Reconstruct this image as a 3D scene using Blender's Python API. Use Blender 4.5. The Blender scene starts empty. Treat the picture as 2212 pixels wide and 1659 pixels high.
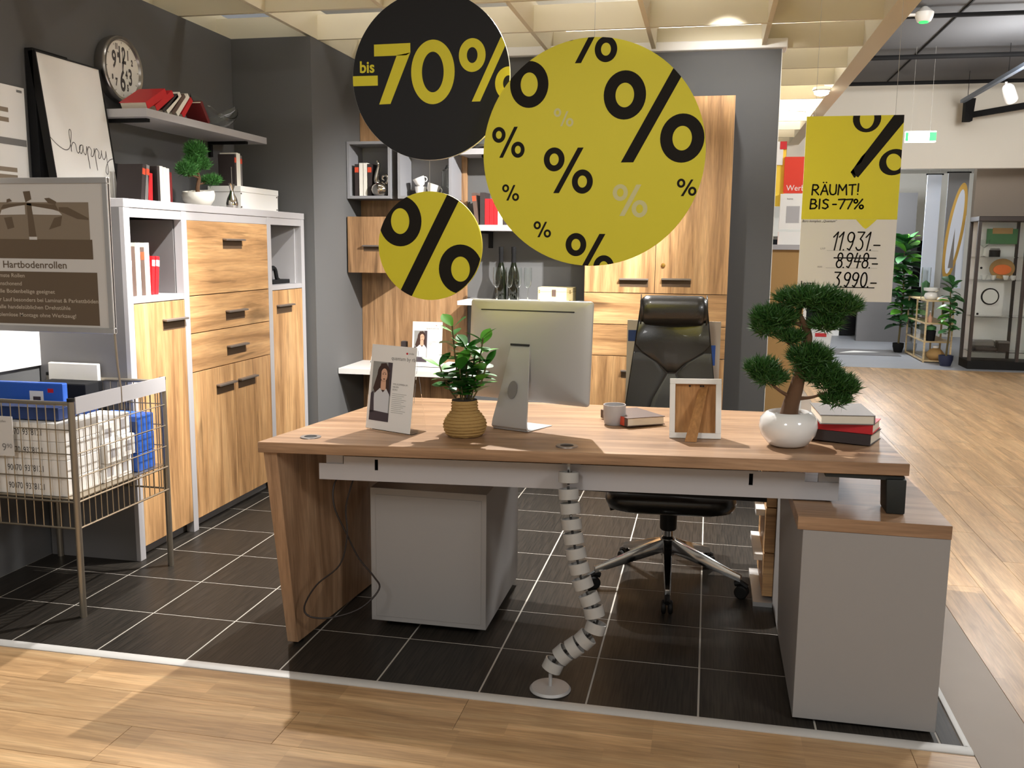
import bpy, bmesh, math, random
from mathutils import Vector, Matrix, Euler
random.seed(7)
S = bpy.context.scene
COL = S.collection
PI = math.pi
R = math.radians

# ------------------------------------------------------------------ camera
CAM = Vector((2.35938843, -2.66613705, 1.39475838))
F_PX, PITCH, ROLL, YAW = 1998.7, 0.14761850, 0.01010501, -0.20742698
fw = Vector((math.sin(YAW)*math.cos(PITCH), math.cos(YAW)*math.cos(PITCH), -math.sin(PITCH)))
rt = Vector((math.cos(YAW), -math.sin(YAW), 0)); up = rt.cross(fw)
r2 = rt*math.cos(ROLL) + up*math.sin(ROLL); u2 = up*math.cos(ROLL) - rt*math.sin(ROLL)
cd = bpy.data.cameras.new('camera'); cam = bpy.data.objects.new('camera', cd); COL.objects.link(cam)
cam.matrix_world = Matrix(((r2.x,u2.x,-fw.x,CAM.x),(r2.y,u2.y,-fw.y,CAM.y),(r2.z,u2.z,-fw.z,CAM.z),(0,0,0,1)))
cd.sensor_fit = 'HORIZONTAL'; cd.sensor_width = 36.0; cd.lens = F_PX/2212*36.0
cd.clip_start = 0.05; cd.clip_end = 100
S.camera = cam

# ------------------------------------------------------------------ world, lamps, exposure
w = bpy.data.worlds.new('world'); S.world = w; w.use_nodes = True
w.node_tree.nodes['Background'].inputs[0].default_value = (0.97, 0.985, 1.0, 1)
w.node_tree.nodes['Background'].inputs[1].default_value = 0.12
S.view_settings.view_transform = 'Standard'; S.view_settings.look = 'None'
S.view_settings.gamma = 1.0; S.view_settings.use_curve_mapping = False
S.view_settings.exposure = 1.0

def spot(name, loc, target, power, angle, blend=0.5, col=(1.0,0.97,0.935), size=0.03):
    l = bpy.data.lights.new(name, 'SPOT'); l.energy = power; l.color = col
    l.spot_size = R(angle); l.spot_blend = blend; l.shadow_soft_size = size
    o = bpy.data.objects.new(name, l); COL.objects.link(o); o.location = loc
    o.rotation_euler = (Vector(target)-Vector(loc)).to_track_quat('-Z','Y').to_euler()
    return o
def lamp(name, loc, power, col=(1.0,0.985,0.965), size=0.12):
    l = bpy.data.lights.new(name, 'POINT'); l.energy = power; l.color = col; l.shadow_soft_size = size
    o = bpy.data.objects.new(name, l); COL.objects.link(o); o.location = loc
    return o
# track spots of the booth and added fill spots (above the frame, under the ceiling lattice)
spot('spot_desk', (1.62,1.75,2.60), (1.75,0.42,0.5), 195, 104, 0.5, size=0.02)
spot('spot_desk_right', (2.75,2.00,2.60), (2.75,0.9,0.55), 14, 60, 0.6, size=0.02)
spot('spot_highboard', (0.95,0.70,2.60), (-0.10,1.00,1.16), 250, 36, 1.0, size=0.02)
spot('spot_highboard_far', (1.00,1.45,2.60), (-0.07,1.75,0.50), 100, 78, 0.9, size=0.02)
spot('spot_wall_unit', (2.60,1.80,2.58), (0.55,3.42,0.85), 330, 60, 0.8, size=0.02)
spot('spot_wall_middle', (1.45,1.95,2.58), (0.95,3.45,0.95), 45, 38, 0.9, size=0.02)
spot('spot_tall_cabinet', (2.10,1.65,2.60), (1.95,3.05,0.80), 40, 66, 0.8, size=0.02)
spot('fill_spot_chair', (2.05,0.05,2.60), (2.24,1.42,1.10), 30, 34, 0.8, size=0.08)  # added lamp to put a highlight on the headrest
spot('fill_spot_tiles', (1.55,2.30,2.60), (1.80,1.70,0.0), 190, 50, 0.7, size=0.02)  # added lamp to brighten the tiles behind the desk
spot('spot_wall_upper', (2.40,2.60,2.58), (2.40,3.45,2.35), 14, 75, 0.9, size=0.02)
spot('spot_floor_front', (0.15,1.30,2.60), (0.45,-0.55,0.0), 105, 60, 0.7, size=0.02)
# general shop lighting of the aisles; the front pair is added fill
lamp('fill_lamp_front', (1.4,-3.9,3.0), 78, size=0.4)  # unseen fill added behind the viewer to brighten the sign fronts
lamp('fill_lamp_front_right', (5.2,-2.5,2.9), 78, size=0.4)  # unseen fill added from the front right
lamp('aisle_lamp_right', (5.0,2.8,2.9), 118, size=0.25)
lamp('aisle_lamp_far', (5.0,6.2,2.75), 50, size=0.25)
lamp('aisle_lamp_end', (4.6,10.8,2.2), 62, col=(0.88,0.93,1.0), size=0.2)
lamp('booth_lamp_behind', (2.5,6.0,2.9), 100, size=0.25)

# ------------------------------------------------------------------ materials
MATS = {}
def srgb(r,g,b):
    f = lambda c: (c/255/12.92) if c/255 <= 0.04045 else ((c/255+0.055)/1.055)**2.4
    return (f(r),f(g),f(b))
def new_mat(name):
    m = bpy.data.materials.new(name); m.use_nodes = True; MATS[name] = m
    return m, m.node_tree, m.node_tree.nodes['Principled BSDF']
def M(name, col=None, rough=0.5, metal=0.0, emit=None, estr=1.0, spec=None, trans=0, ior=1.45, bump=0, bscale=200, vary=0.0, coat=0):
    if name in MATS: return MATS[name]
    m, nt, b = new_mat(name)
    b.inputs['Base Color'].default_value = (*col,1); b.inputs['Roughness'].default_value = rough
    b.inputs['Metallic'].default_value = metal
    if spec is not None: b.inputs['Specular IOR Level'].default_value = spec
    if coat: b.inputs['Coat Weight'].default_value = coat
    if trans: b.inputs['Transmission Weight'].default_value = trans; b.inputs['IOR'].default_value = ior
    if emit: b.inputs['Emission Color'].default_value = (*emit,1); b.inputs['Emission Strength'].default_value = estr
    N = nt.nodes; L = nt.links
    if bump or vary:
        tc = N.new('ShaderNodeTexCoord'); nz = N.new('ShaderNodeTexNoise'); nz.inputs['Scale'].default_value = bscale
        nz.inputs['Detail'].default_value = 4; L.new(tc.outputs['Object'], nz.inputs['Vector'])
        if bump:
            bp = N.new('ShaderNodeBump'); bp.inputs['Strength'].default_value = bump; bp.inputs['Distance'].default_value = 0.002
            L.new(nz.outputs['Fac'], bp.inputs['Height']); L.new(bp.outputs['Normal'], b.inputs['Normal'])
        if vary:
            n2 = N.new('ShaderNodeTexNoise'); n2.inputs['Scale'].default_value = 3; L.new(tc.outputs['Object'], n2.inputs['Vector'])
            mp = N.new('ShaderNodeMapRange'); mp.inputs[3].default_value = 1-vary; mp.inputs[4].default_value = 1+vary
            L.new(n2.outputs['Fac'], mp.inputs[0])
            mx = N.new('ShaderNodeMix'); mx.data_type = 'RGBA'; mx.blend_type = 'MULTIPLY'; mx.inputs[0].default_value = 1
            mx.inputs[6].default_value = (*col,1); L.new(mp.outputs[0], mx.inputs[7]); L.new(mx.outputs[2], b.inputs['Base Color'])
    return m
def WOOD(name, dark, mid, light, axis='Z', rough=0.45, fine=1.0, knots=True, strips=None, spread=0.25, coat=0):
    """knotty board wood; the grain runs along the local axis"""
    if name in MATS: return MATS[name]
    m, nt, b = new_mat(name); N = nt.nodes; L = nt.links
    tc = N.new('ShaderNodeTexCoord'); oi = N.new('ShaderNodeObjectInfo')
    rn = N.new('ShaderNodeVectorMath'); rn.operation = 'SCALE'; rn.inputs[0].default_value = (7.3,5.1,9.7)
    L.new(oi.outputs['Random'], rn.inputs['Scale'])
    ad = N.new('ShaderNodeVectorMath'); ad.operation = 'ADD'
    L.new(tc.outputs['Object'], ad.inputs[0]); L.new(rn.outputs[0], ad.inputs[1])
    mp = N.new('ShaderNodeMapping'); L.new(ad.outputs[0], mp.inputs['Vector'])
    sc = {'X':(0.55,8,8),'Y':(8,0.55,8),'Z':(8,8,0.55)}[axis]
    mp.inputs['Scale'].default_value = tuple(s*fine for s in sc)
    n1 = N.new('ShaderNodeTexNoise'); n1.inputs['Scale'].default_value = 1.6; n1.inputs['Detail'].default_value = 7
    n1.inputs['Roughness'].default_value = 0.62; n1.inputs['Distortion'].default_value = 0.9
    L.new(mp.outputs[0], n1.inputs['Vector'])
    cr = N.new('ShaderNodeValToRGB'); L.new(n1.outputs['Fac'], cr.inputs[0])
    e = cr.color_ramp.elements; e[0].position = 0.33; e[0].color = (*dark,1); e[1].position = 0.67; e[1].color = (*light,1)
    k = e.new(0.5); k.color = (*mid,1)
    out = cr.outputs[0]
    mp2 = N.new('ShaderNodeMapping'); L.new(ad.outputs[0], mp2.inputs['Vector']); mp2.inputs['Scale'].default_value = tuple(s*fine*5 for s in sc)
    n2 = N.new('ShaderNodeTexNoise'); n2.inputs['Scale'].default_value = 3.0; n2.inputs['Detail'].default_value = 5; L.new(mp2.outputs[0], n2.inputs['Vector'])
    mr = N.new('ShaderNodeMapRange'); mr.inputs[1].default_value = 0.3; mr.inputs[2].default_value = 0.7
    mr.inputs[3].default_value = 0.82; mr.inputs[4].default_value = 1.12; L.new(n2.outputs['Fac'], mr.inputs[0])
    mx = N.new('ShaderNodeMix'); mx.data_type = 'RGBA'; mx.blend_type = 'MULTIPLY'; mx.inputs[0].default_value = 1
    L.new(out, mx.inputs[6]); L.new(mr.outputs[0], mx.inputs[7]); out = mx.outputs[2]
    if knots:
        ks = {'X':(1.1,3.2,3.2),'Y':(3.2,1.1,3.2),'Z':(3.2,3.2,1.1)}[axis]
        mp3 = N.new('ShaderNodeMapping'); L.new(ad.outputs[0], mp3.inputs['Vector']); mp3.inputs['Scale'].default_value = ks
        nz = N.new('ShaderNodeTexNoise'); nz.inputs['Scale'].default_value = 6; L.new(mp3.outputs[0], nz.inputs['Vector'])
        mv = N.new('ShaderNodeMix'); mv.data_type = 'RGBA'; mv.blend_type = 'LINEAR_LIGHT'; mv.inputs[0].default_value = 0.12
        L.new(mp3.outputs[0], mv.inputs[6]); L.new(nz.outputs['Color'], mv.inputs[7])
        vo = N.new('ShaderNodeTexVoronoi'); vo.inputs['Scale'].default_value = 1.0; L.new(mv.outputs[2], vo.inputs['Vector'])
        kr = N.new('ShaderNodeMapRange'); kr.inputs[1].default_value = 0.05; kr.inputs[2].default_value = 0.20
        kr.inputs[3].default_value = 0.45; kr.inputs[4].default_value = 1.0; L.new(vo.outputs['Distance'], kr.inputs[0])
        m3 = N.new('ShaderNodeMix'); m3.data_type = 'RGBA'; m3.blend_type = 'MULTIPLY'; m3.inputs[0].default_value = 1
        L.new(out, m3.inputs[6]); L.new(kr.outputs[0], m3.inputs[7]); out = m3.outputs[2]
        mp5 = N.new('ShaderNodeMapping'); L.new(ad.outputs[0], mp5.inputs['Vector']); mp5.inputs['Scale'].default_value = {'X':(2.2,34,34),'Y':(34,2.2,34),'Z':(34,34,2.2)}[axis]
        n5 = N.new('ShaderNodeTexNoise'); n5.inputs['Scale'].default_value = 1.0; n5.inputs['Detail'].default_value = 2; n5.inputs['Distortion'].default_value = 0.6; L.new(mp5.outputs[0], n5.inputs['Vector'])
        k5 = N.new('ShaderNodeMapRange'); k5.inputs[1].default_value = 0.27; k5.inputs[2].default_value = 0.36; k5.inputs[3].default_value = 0.62; k5.inputs[4].default_value = 1.0; L.new(n5.outputs['Fac'], k5.inputs[0])
        m5 = N.new('ShaderNodeMix'); m5.data_type = 'RGBA'; m5.blend_type = 'MULTIPLY'; m5.inputs[0].default_value = 1
        L.new(out, m5.inputs[6]); L.new(k5.outputs[0], m5.inputs[7]); out = m5.outputs[2]
    if strips:                      # narrow laminate strips inside one board
        mp4 = N.new('ShaderNodeMapping'); L.new(ad.outputs[0], mp4.inputs['Vector'])
        mp4.inputs['Scale'].default_value = {'X':(1/0.42,1/strips,1),'Y':(1/strips,1/0.42,1)}[axis]
        wn = N.new('ShaderNodeTexWhiteNoise'); fl = N.new('ShaderNodeVectorMath'); fl.operation = 'FLOOR'
        L.new(mp4.outputs[0], fl.inputs[0]); L.new(fl.outputs[0], wn.inputs['Vector'])
        ms = N.new('ShaderNodeMapRange'); ms.inputs[3].default_value = 1-spread; ms.inputs[4].default_value = 1+spread*0.5
        L.new(wn.outputs['Value'], ms.inputs[0])
        m4 = N.new('ShaderNodeMix'); m4.data_type = 'RGBA'; m4.blend_type = 'MULTIPLY'; m4.inputs[0].default_value = 1
        L.new(out, m4.inputs[6]); L.new(ms.outputs[0], m4.inputs[7]); out = m4.outputs[2]
    L.new(out, b.inputs['Base Color']); b.inputs['Roughness'].default_value = rough
    if coat: b.inputs['Coat Weight'].default_value = coat; b.inputs['Coat Roughness'].default_value = 0.1
    bp = N.new('ShaderNodeBump'); bp.inputs['Strength'].default_value = 0.15; bp.inputs['Distance'].default_value = 0.001
    L.new(n2.outputs['Fac'], bp.inputs['Height']); L.new(bp.outputs['Normal'], b.inputs['Normal'])
    return m

oak_d, oak_m, oak_l = srgb(150,112,74), srgb(190,147,100), srgb(214,172,122)
WOOD('oak_v', oak_d, oak_m, oak_l, 'Z'); WOOD('oak_h', oak_d, oak_m, oak_l, 'X')
WOOD('oak_panel', srgb(128,96,66), srgb(168,130,92), srgb(190,152,112), 'Z')
dk_d, dk_m, dk_l = srgb(128,98,72), srgb(160,126,96), srgb(184,150,118)
WOOD('desk_top', dk_d, dk_m, dk_l, 'X', knots=False, rough=0.4); WOOD('desk_side', dk_d, dk_m, dk_l, 'Z', knots=False, rough=0.4)
fl_d, fl_m, fl_l = srgb(166,132,94), srgb(192,155,112), srgb(209,175,131)
WOOD('laminate_x', fl_d, fl_m, fl_l, 'X', rough=0.33, fine=1.2, knots=False, strips=0.0633, spread=0.2)
WOOD('laminate_y', fl_d, fl_m, fl_l, 'Y', rough=0.33, fine=1.2, knots=False, strips=0.0633, spread=0.2)
WOOD('pale_wood', srgb(196,168,122), srgb(214,188,142), srgb(226,204,164), 'X', knots=False)
WOOD('frame_back', srgb(150,104,58), srgb(176,126,74), srgb(190,142,90), 'Z', knots=False, rough=0.7)
def tile_mat():
    m, nt, b = new_mat('tile'); N = nt.nodes; L = nt.links
    tc = N.new('ShaderNodeTexCoord'); mp = N.new('ShaderNodeMapping'); mp.inputs['Scale'].default_value = (160,6,1)
    L.new(tc.outputs['Object'], mp.inputs['Vector']); n = N.new('ShaderNodeTexNoise'); n.inputs['Scale'].default_value = 1; n.inputs['Detail'].default_value = 3
    L.new(mp.outputs[0], n.inputs['Vector']); cr = N.new('ShaderNodeValToRGB'); L.new(n.outputs['Fac'], cr.inputs[0])
    cr.color_ramp.elements[0].position = 0.35; cr.color_ramp.elements[0].color = (*srgb(38,36,33),1)
    cr.color_ramp.elements[1].position = 0.65; cr.color_ramp.elements[1].color = (*srgb(56,51,46),1)
    L.new(cr.outputs[0], b.inputs['Base Color']); b.inputs['Roughness'].default_value = 0.34; b.inputs['Specular IOR Level'].default_value = 0.10
    bp = N.new('ShaderNodeBump'); bp.inputs['Strength'].default_value = 0.12; bp.inputs['Distance'].default_value = 0.001
    L.new(n.outputs['Fac'], bp.inputs['Height']); L.new(bp.outputs['Normal'], b.inputs['Normal'])
tile_mat()
M('grout', srgb(176,170,160), 0.8); M('alu', srgb(200,200,200), 0.4, 0.6); M('alu_light', srgb(206,204,200), 0.5, 0.15); M('strip_floor', srgb(146,130,114), 0.42, vary=0.15, spec=0.35)
M('floor_far', srgb(150,152,158), 0.45, vary=0.08)
M('wall_dark', srgb(95,95,95), 0.85, bump=0.1, bscale=400); M('wall_white', srgb(225,220,208), 0.8); M('taupe', srgb(142,131,120), 0.85)
M('ceil_cream', srgb(222,212,186), 0.8); M('ceil_dark', srgb(92,93,96), 0.9); M('ceil_upper', srgb(205,200,188), 0.9)
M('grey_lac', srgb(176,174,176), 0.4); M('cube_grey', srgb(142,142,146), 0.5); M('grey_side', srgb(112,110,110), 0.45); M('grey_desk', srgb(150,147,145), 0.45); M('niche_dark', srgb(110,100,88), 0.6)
M('white', srgb(238,236,232), 0.45); M('white_gloss', srgb(240,239,236), 0.12, coat=0.6); M('white_paper', srgb(236,234,230), 0.75)
M('black', srgb(20,19,18), 0.6, spec=0.3); M('black_matte', srgb(26,26,27), 0.85, spec=0.2); M('handle', srgb(138,130,124), 0.4, 0.6); M('recess', srgb(88,68,48), 0.7)  # recess: brown for the shade painted under the handle lips
M('yellow', srgb(212,200,30), 0.55); M('print_black', srgb(24,20,14), 0.7, spec=0.2); M('disc_black', srgb(22,22,24), 0.6, spec=0.3); M('print_pale', srgb(204,198,140), 0.6)
M('red', srgb(200,30,38), 0.45); M('dark_red', srgb(112,28,30), 0.5); M('brown_book', srgb(92,74,66), 0.55); M('grey_book', srgb(120,116,114), 0.55)
M('dark_book', srgb(52,44,44), 0.55); M('white_book', srgb(236,232,222), 0.55); M('pages', srgb(226,218,200), 0.8); M('orange_band', srgb(214,78,48), 0.5)
M('silver', srgb(200,196,190), 0.12, 1.0); M('chrome', srgb(205,205,205), 0.12, 1.0); M('metal_wire', srgb(172,160,140), 0.35, 0.85); M('metal_post', srgb(160,152,138), 0.35, 0.8)
M('glass', (0.94,0.97,0.96), 0.02, trans=1.0, ior=1.3); M('acrylic', (0.97,0.98,0.98), 0.03, trans=1.0, ior=1.08); M('bottle_glass', srgb(20,24,14), 0.12)
M('mac_alu', srgb(186,185,184), 0.5, 0.35); M('mac_dark', srgb(40,40,42), 0.5); M('screen', srgb(14,14,16), 0.1)
M('leather', srgb(30,28,25), 0.3, bump=0.2, bscale=350, coat=0.25); M('leather_grey', srgb(44,44,43), 0.5, bump=0.2, bscale=350); M('fabric_black', srgb(22,22,22), 0.9)
M('bark', srgb(98,70,48), 0.9, bump=0.6, bscale=90); M('soil', srgb(58,46,38), 0.95); M('stem', srgb(96,84,50), 0.8)
M('needles', srgb(50,92,34), 0.55); M('needles_soft', srgb(60,118,48), 0.6); M('leaf', srgb(52,118,38), 0.4); M('leaf_light', srgb(98,170,58), 0.4); M('leaf_dark', srgb(30,76,32), 0.4); M('leaf_far', srgb(64,118,66), 0.45)
M('jute', srgb(176,142,86), 0.95, bump=0.9, bscale=130); M('cream_ceramic', srgb(240,236,226), 0.25); M('blue', srgb(46,96,190), 0.5); M('blue_dark', srgb(34,58,110), 0.5); M('blue_light', srgb(120,168,232), 0.5)
M('sign_grey', srgb(176,166,154), 0.6); M('sign_dark', srgb(104,88,70), 0.65); M('sign_text', srgb(196,184,166), 0.65); M('sign_mid', srgb(138,124,106), 0.65); M('sign_white', srgb(214,211,207), 0.6)
M('skin', srgb(214,168,140), 0.7); M('hair', srgb(62,40,32), 0.7); M('blouse', srgb(206,208,212), 0.7); M('photo_bg', srgb(150,150,146), 0.7); M('photo_dark', srgb(70,60,66), 0.7); M('text_grey', srgb(120,118,116), 0.7)
M('clock_face', srgb(236,234,226), 0.5); M('clock_num', srgb(70,66,64), 0.6); M('steel', srgb(176,172,168), 0.25, 1.0)
M('tan', srgb(176,138,84), 0.7); M('orange', srgb(238,120,50), 0.6); M('yellow_board', srgb(250,214,70), 0.6); M('red_board', srgb(226,60,36), 0.6)
M('spot_glow', (1,1,1), 0.5, emit=(1.0,0.95,0.86), estr=14); M('exit_green', srgb(30,190,70), 0.5, emit=srgb(30,200,80), estr=1.2); M('exit_white', srgb(240,250,235), 0.5, emit=(0.95,1.0,0.88), estr=3.0); M('tube_glow', (1,1,1), 0.5, emit=(1.0,0.985,0.955), estr=7)
M('curtain', srgb(212,222,240), 0.7); M('poster_bg', srgb(120,122,126), 0.7); M('gold', srgb(176,142,74), 0.35, 0.8); M('vit_frame', srgb(62,54,50), 0.4); M('box_wood', srgb(226,208,156), 0.6); M('blue_pot', srgb(40,44,70), 0.5)
M('foot_black', srgb(26,30,28), 0.55); M('cable', srgb(34,24,20), 0.6); M('track_blue', srgb(120,132,150), 0.5); M('clear_plastic', srgb(196,194,190), 0.2, trans=0.25); M('link_dark', srgb(54,52,50), 0.4)

# ------------------------------------------------------------------ mesh helpers
class MB:
    def __init__(s): s.v = []; s.f = []; s.m = None
    def add(s, vs, fs):
        o = len(s.v)
        if s.m: vs = [s.m @ Vector(p) for p in vs]
        s.v += [tuple(p) for p in vs]; s.f += [tuple(i+o for i in f) for f in fs]; return s
    def box(s, x0,x1,y0,y1,z0,z1):
        return s.add([(x0,y0,z0),(x1,y0,z0),(x1,y1,z0),(x0,y1,z0),(x0,y0,z1),(x1,y0,z1),(x1,y1,z1),(x0,y1,z1)],
                     [(0,3,2,1),(4,5,6,7),(0,1,5,4),(1,2,6,5),(2,3,7,6),(3,0,4,7)])
    def hexa(s, b, t):            # bottom quad (ccw from above), top quad
        return s.add(list(b)+list(t), [(0,3,2,1),(4,5,6,7),(0,1,5,4),(1,2,6,5),(2,3,7,6),(3,0,4,7)])
    def prism(s, poly, axis, a0, a1):
        n = len(poly)
        f = {'x':lambda p,a:(a,p[0],p[1]),'y':lambda p,a:(p[0],a,p[1]),'z':lambda p,a:(p[0],p[1],a)}[axis]
        return s.add([f(p,a0) for p in poly]+[f(p,a1) for p in poly],
                     [tuple(range(n-1,-1,-1)), tuple(range(n,2*n))]+[(i,(i+1)%n,n+(i+1)%n,n+i) for i in range(n)])
    def lathe(s, prof, c=(0,0,0), seg=24, cap=True):
        vs=[]; fs=[]; n=len(prof)
        for k in range(seg):
            a=2*PI*k/seg
            for r,z in prof: vs.append((c[0]+r*math.cos(a), c[1]+r*math.sin(a), c[2]+z))
        for k in range(seg):
            j=(k+1)%seg
            for i in range(n-1): fs.append((k*n+i, j*n+i, j*n+i+1, k*n+i+1))
        if cap:
            if prof[0][0]>1e-6: fs.append(tuple(k*n for k in range(seg-1,-1,-1)))
            if prof[-1][0]>1e-6: fs.append(tuple(k*n+n-1 for k in range(seg)))
        return s.add(vs,fs)
    def tube(s, pts, rad, seg=8, closed=False):
        pts=[Vector(p) for p in pts]; n=len(pts); vs=[]; fs=[]
        rad = rad if isinstance(rad,(list,tuple)) else [rad]*n
        prev=None
        for i,p in enumerate(pts):
            if closed: t=(pts[(i+1)%n]-pts[i-1]).normalized()
            else: t=(pts[min(i+1,n-1)]-pts[max(i-1,0)]).normalized()
            if prev is None:
                a=Vector((0,0,1)) if abs(t.z)<0.9 else Vector((1,0,0)); u=t.cross(a).normalized()
            else:
                u=(prev-t*prev.dot(t)).normalized()
            prev=u; v2=t.cross(u)
            for k in range(seg):
                g=2*PI*k/seg; vs.append(p+(u*math.cos(g)+v2*math.sin(g))*rad[i])
        for i in range(n if closed else n-1):
            j=(i+1)%n
            for k in range(seg):
                l=(k+1)%seg; fs.append((i*seg+k,i*seg+l,j*seg+l,j*seg+k))
        if not closed:
            fs.append(tuple(range(seg-1,-1,-1))); fs.append(tuple((n-1)*seg+k for k in range(seg)))
        return s.add(vs,fs)
    def ball(s, c, r, seg=12, rings=8):
        r = r if isinstance(r,(tuple,list)) else (r,r,r); vs=[]; fs=[]
        for i in range(1,rings):
            t=PI*i/rings
            for k in range(seg):
                a=2*PI*k/seg; vs.append((c[0]+r[0]*math.sin(t)*math.cos(a), c[1]+r[1]*math.sin(t)*math.sin(a), c[2]+r[2]*math.cos(t)))
        tp=len(vs); vs.append((c[0],c[1],c[2]+r[2])); bt=len(vs); vs.append((c[0],c[1],c[2]-r[2]))
        for i in range(rings-2):
            for k in range(seg):
                l=(k+1)%seg; fs.append((i*seg+k,(i+1)*seg+k,(i+1)*seg+l,i*seg+l))
        for k in range(seg):
            l=(k+1)%seg; fs.append((tp,k,l)); o=(rings-2)*seg; fs.append((bt,o+l,o+k))
        return s.add(vs,fs)
    def loft(s, rings, cap=True):
        n=len(rings[0]); vs=[p for r in rings for p in r]; fs=[]
        for i in range(len(rings)-1):
            for k in range(n):
                l=(k+1)%n; fs.append((i*n+k,i*n+l,(i+1)*n+l,(i+1)*n+k))
        if cap: fs.append(tuple(range(n-1,-1,-1))); fs.append(tuple((len(rings)-1)*n+k for k in range(n)))
        return s.add(vs,fs)
    def mesh(s, name, mat, bevel=0, smooth=35, fix=True, bseg=1):
        me=bpy.data.meshes.new(name); me.from_pydata(s.v,[],s.f)
        if fix or bevel:
            bm=bmesh.new(); bm.from_mesh(me)
            if fix: bmesh.ops.recalc_face_normals(bm, faces=bm.faces)
            if bevel:
                ed=[e for e in bm.edges if len(e.link_faces)==2 and e.calc_face_angle(0)>0.6]
                bmesh.ops.bevel(bm, geom=ed, offset=bevel, segments=bseg, profile=0.6, affect='EDGES', clamp_overlap=True)
            bm.to_mesh(me); bm.free()
        if smooth:
            me.polygons.foreach_set('use_smooth',[True]*len(me.polygons)); me.set_sharp_from_angle(angle=R(smooth))
        if mat: me.materials.append(MATS[mat])
        me.update(); return me
    def obj(s, name, mat, parent=None, bevel=0, smooth=35, fix=True, bseg=1):
        return link(name, s.mesh(name,mat,bevel,smooth,fix,bseg), parent)
def link(name, me, parent=None, loc=None, rot=None):
    o=bpy.data.objects.new(name,me); COL.objects.link(o)
    if parent: o.parent=parent
    if loc: o.location=loc
    if rot: o.rotation_euler=rot
    return o
def tag(o, label, cat, group=None, kind=None):
    o['label']=label; o['category']=cat
    if group: o['group']=group
    if kind: o['kind']=kind
    return o
def thing(name, label, cat, loc=(0,0,0), rot=(0,0,0), group=None):
    o=bpy.data.objects.new(name,None); COL.objects.link(o); o.empty_display_size=0.05
    o.location=loc; o.rotation_euler=rot if not isinstance(rot,(int,float)) else (0,0,rot)
    return tag(o,label,cat,group)
def struct(o, label=None, cat=None):
    o['kind']='structure'
    if label: o['label']=label
    if cat: o['category']=cat
    return o
def copy_tree(o, parent=None):
    c=o.copy(); COL.objects.link(c); c.parent=parent
    for ch in list(o.children): copy_tree(ch,c)
    return c
def BX(name, mat, parent, *b, bevel=0.0): return MB().box(*b).obj(name,mat,parent,bevel=bevel)

# flat print: convex polygons (x,z) laid on a face that looks towards local -y
def clip_poly(poly, circ):
    out=poly
    for i in range(len(circ)):
        a=circ[i]; b=circ[(i+1)%len(circ)]; inp=out; out=[]
        if not inp: return []
        ins=lambda p:(b[0]-a[0])*(p[1]-a[1])-(b[1]-a[1])*(p[0]-a[0])>=0
        for k in range(len(inp)):
            p=inp[k]; q=inp[(k+1)%len(inp)]; ip,iq=ins(p),ins(q)
            if ip!=iq:
                d=(b[0]-a[0])*(q[1]-p[1])-(b[1]-a[1])*(q[0]-p[0])
                t=((b[1]-a[1])*(p[0]-a[0])-(b[0]-a[0])*(p[1]-a[1]))/d if abs(d)>1e-12 else 0
                x=(p[0]+(q[0]-p[0])*t, p[1]+(q[1]-p[1])*t)
            if ip: out.append(p)
            if ip!=iq: out.append(x)
    return out
def ring_polys(cx,cz,rx,rz,ix,iz,n=40,rot=0,jit=0):
    P=[]; q=lambda a,x,z:(cx+x*math.cos(a)*math.cos(rot)-z*math.sin(a)*math.sin(rot), cz+x*math.cos(a)*math.sin(rot)+z*math.sin(a)*math.cos(rot))
    for k in range(n):
        a=2*PI*k/n; b=2*PI*(k+1)/n
        P.append([q(a,rx,rz),q(b,rx,rz),q(b,ix,iz),q(a,ix,iz)])
    return P
def printed(name, polys, mat, parent, y=-0.0006, clip=None):
    mb=MB()
    for p in polys:
        if clip: p=clip_poly(p,clip)
        if len(p)>=3: mb.add([(x,y,z) for x,z in p],[tuple(range(len(p)))])
    return mb.obj(name,mat,parent,fix=False,smooth=0)
def stroke(pts, wd):
    """ribbon along a 2-D polyline as convex quads plus joints"""
    P=[]
    for (x0,z0),(x1,z1) in zip(pts,pts[1:]):
        dx,dz=x1-x0,z1-z0; l=math.hypot(dx,dz) or 1; nx,nz=-dz/l*wd/2,dx/l*wd/2
        P.append([(x0+nx,z0+nz),(x1+nx,z1+nz),(x1-nx,z1-nz),(x0-nx,z0-nz)])
    for x,z in pts: P.append([(x+wd/2*math.cos(k*PI/4),z+wd/2*math.sin(k*PI/4)) for k in range(8)])
    return P
def arc(cx,cz,rx,rz,a0,a1,n=10): return [(cx+rx*math.cos(R(a0+(a1-a0)*k/n)), cz+rz*math.sin(R(a0+(a1-a0)*k/n))) for k in range(n+1)]
def smooth_path(pts,n=6):
    out=[]
    for i in range(len(pts)-1):
        p0=pts[max(i-1,0)];p1=pts[i];p2=pts[i+1];p3=pts[min(i+2,len(pts)-1)]
        for k in range(n):
            t=k/n; out.append(tuple(0.5*((2*b)+(-a+c)*t+(2*a-5*b+4*c-d)*t*t+(-a+3*b-3*c+d)*t**3) for a,b,c,d in zip(p0,p1,p2,p3)))
    out.append(tuple(pts[-1])); return out
TXT={}
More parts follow.
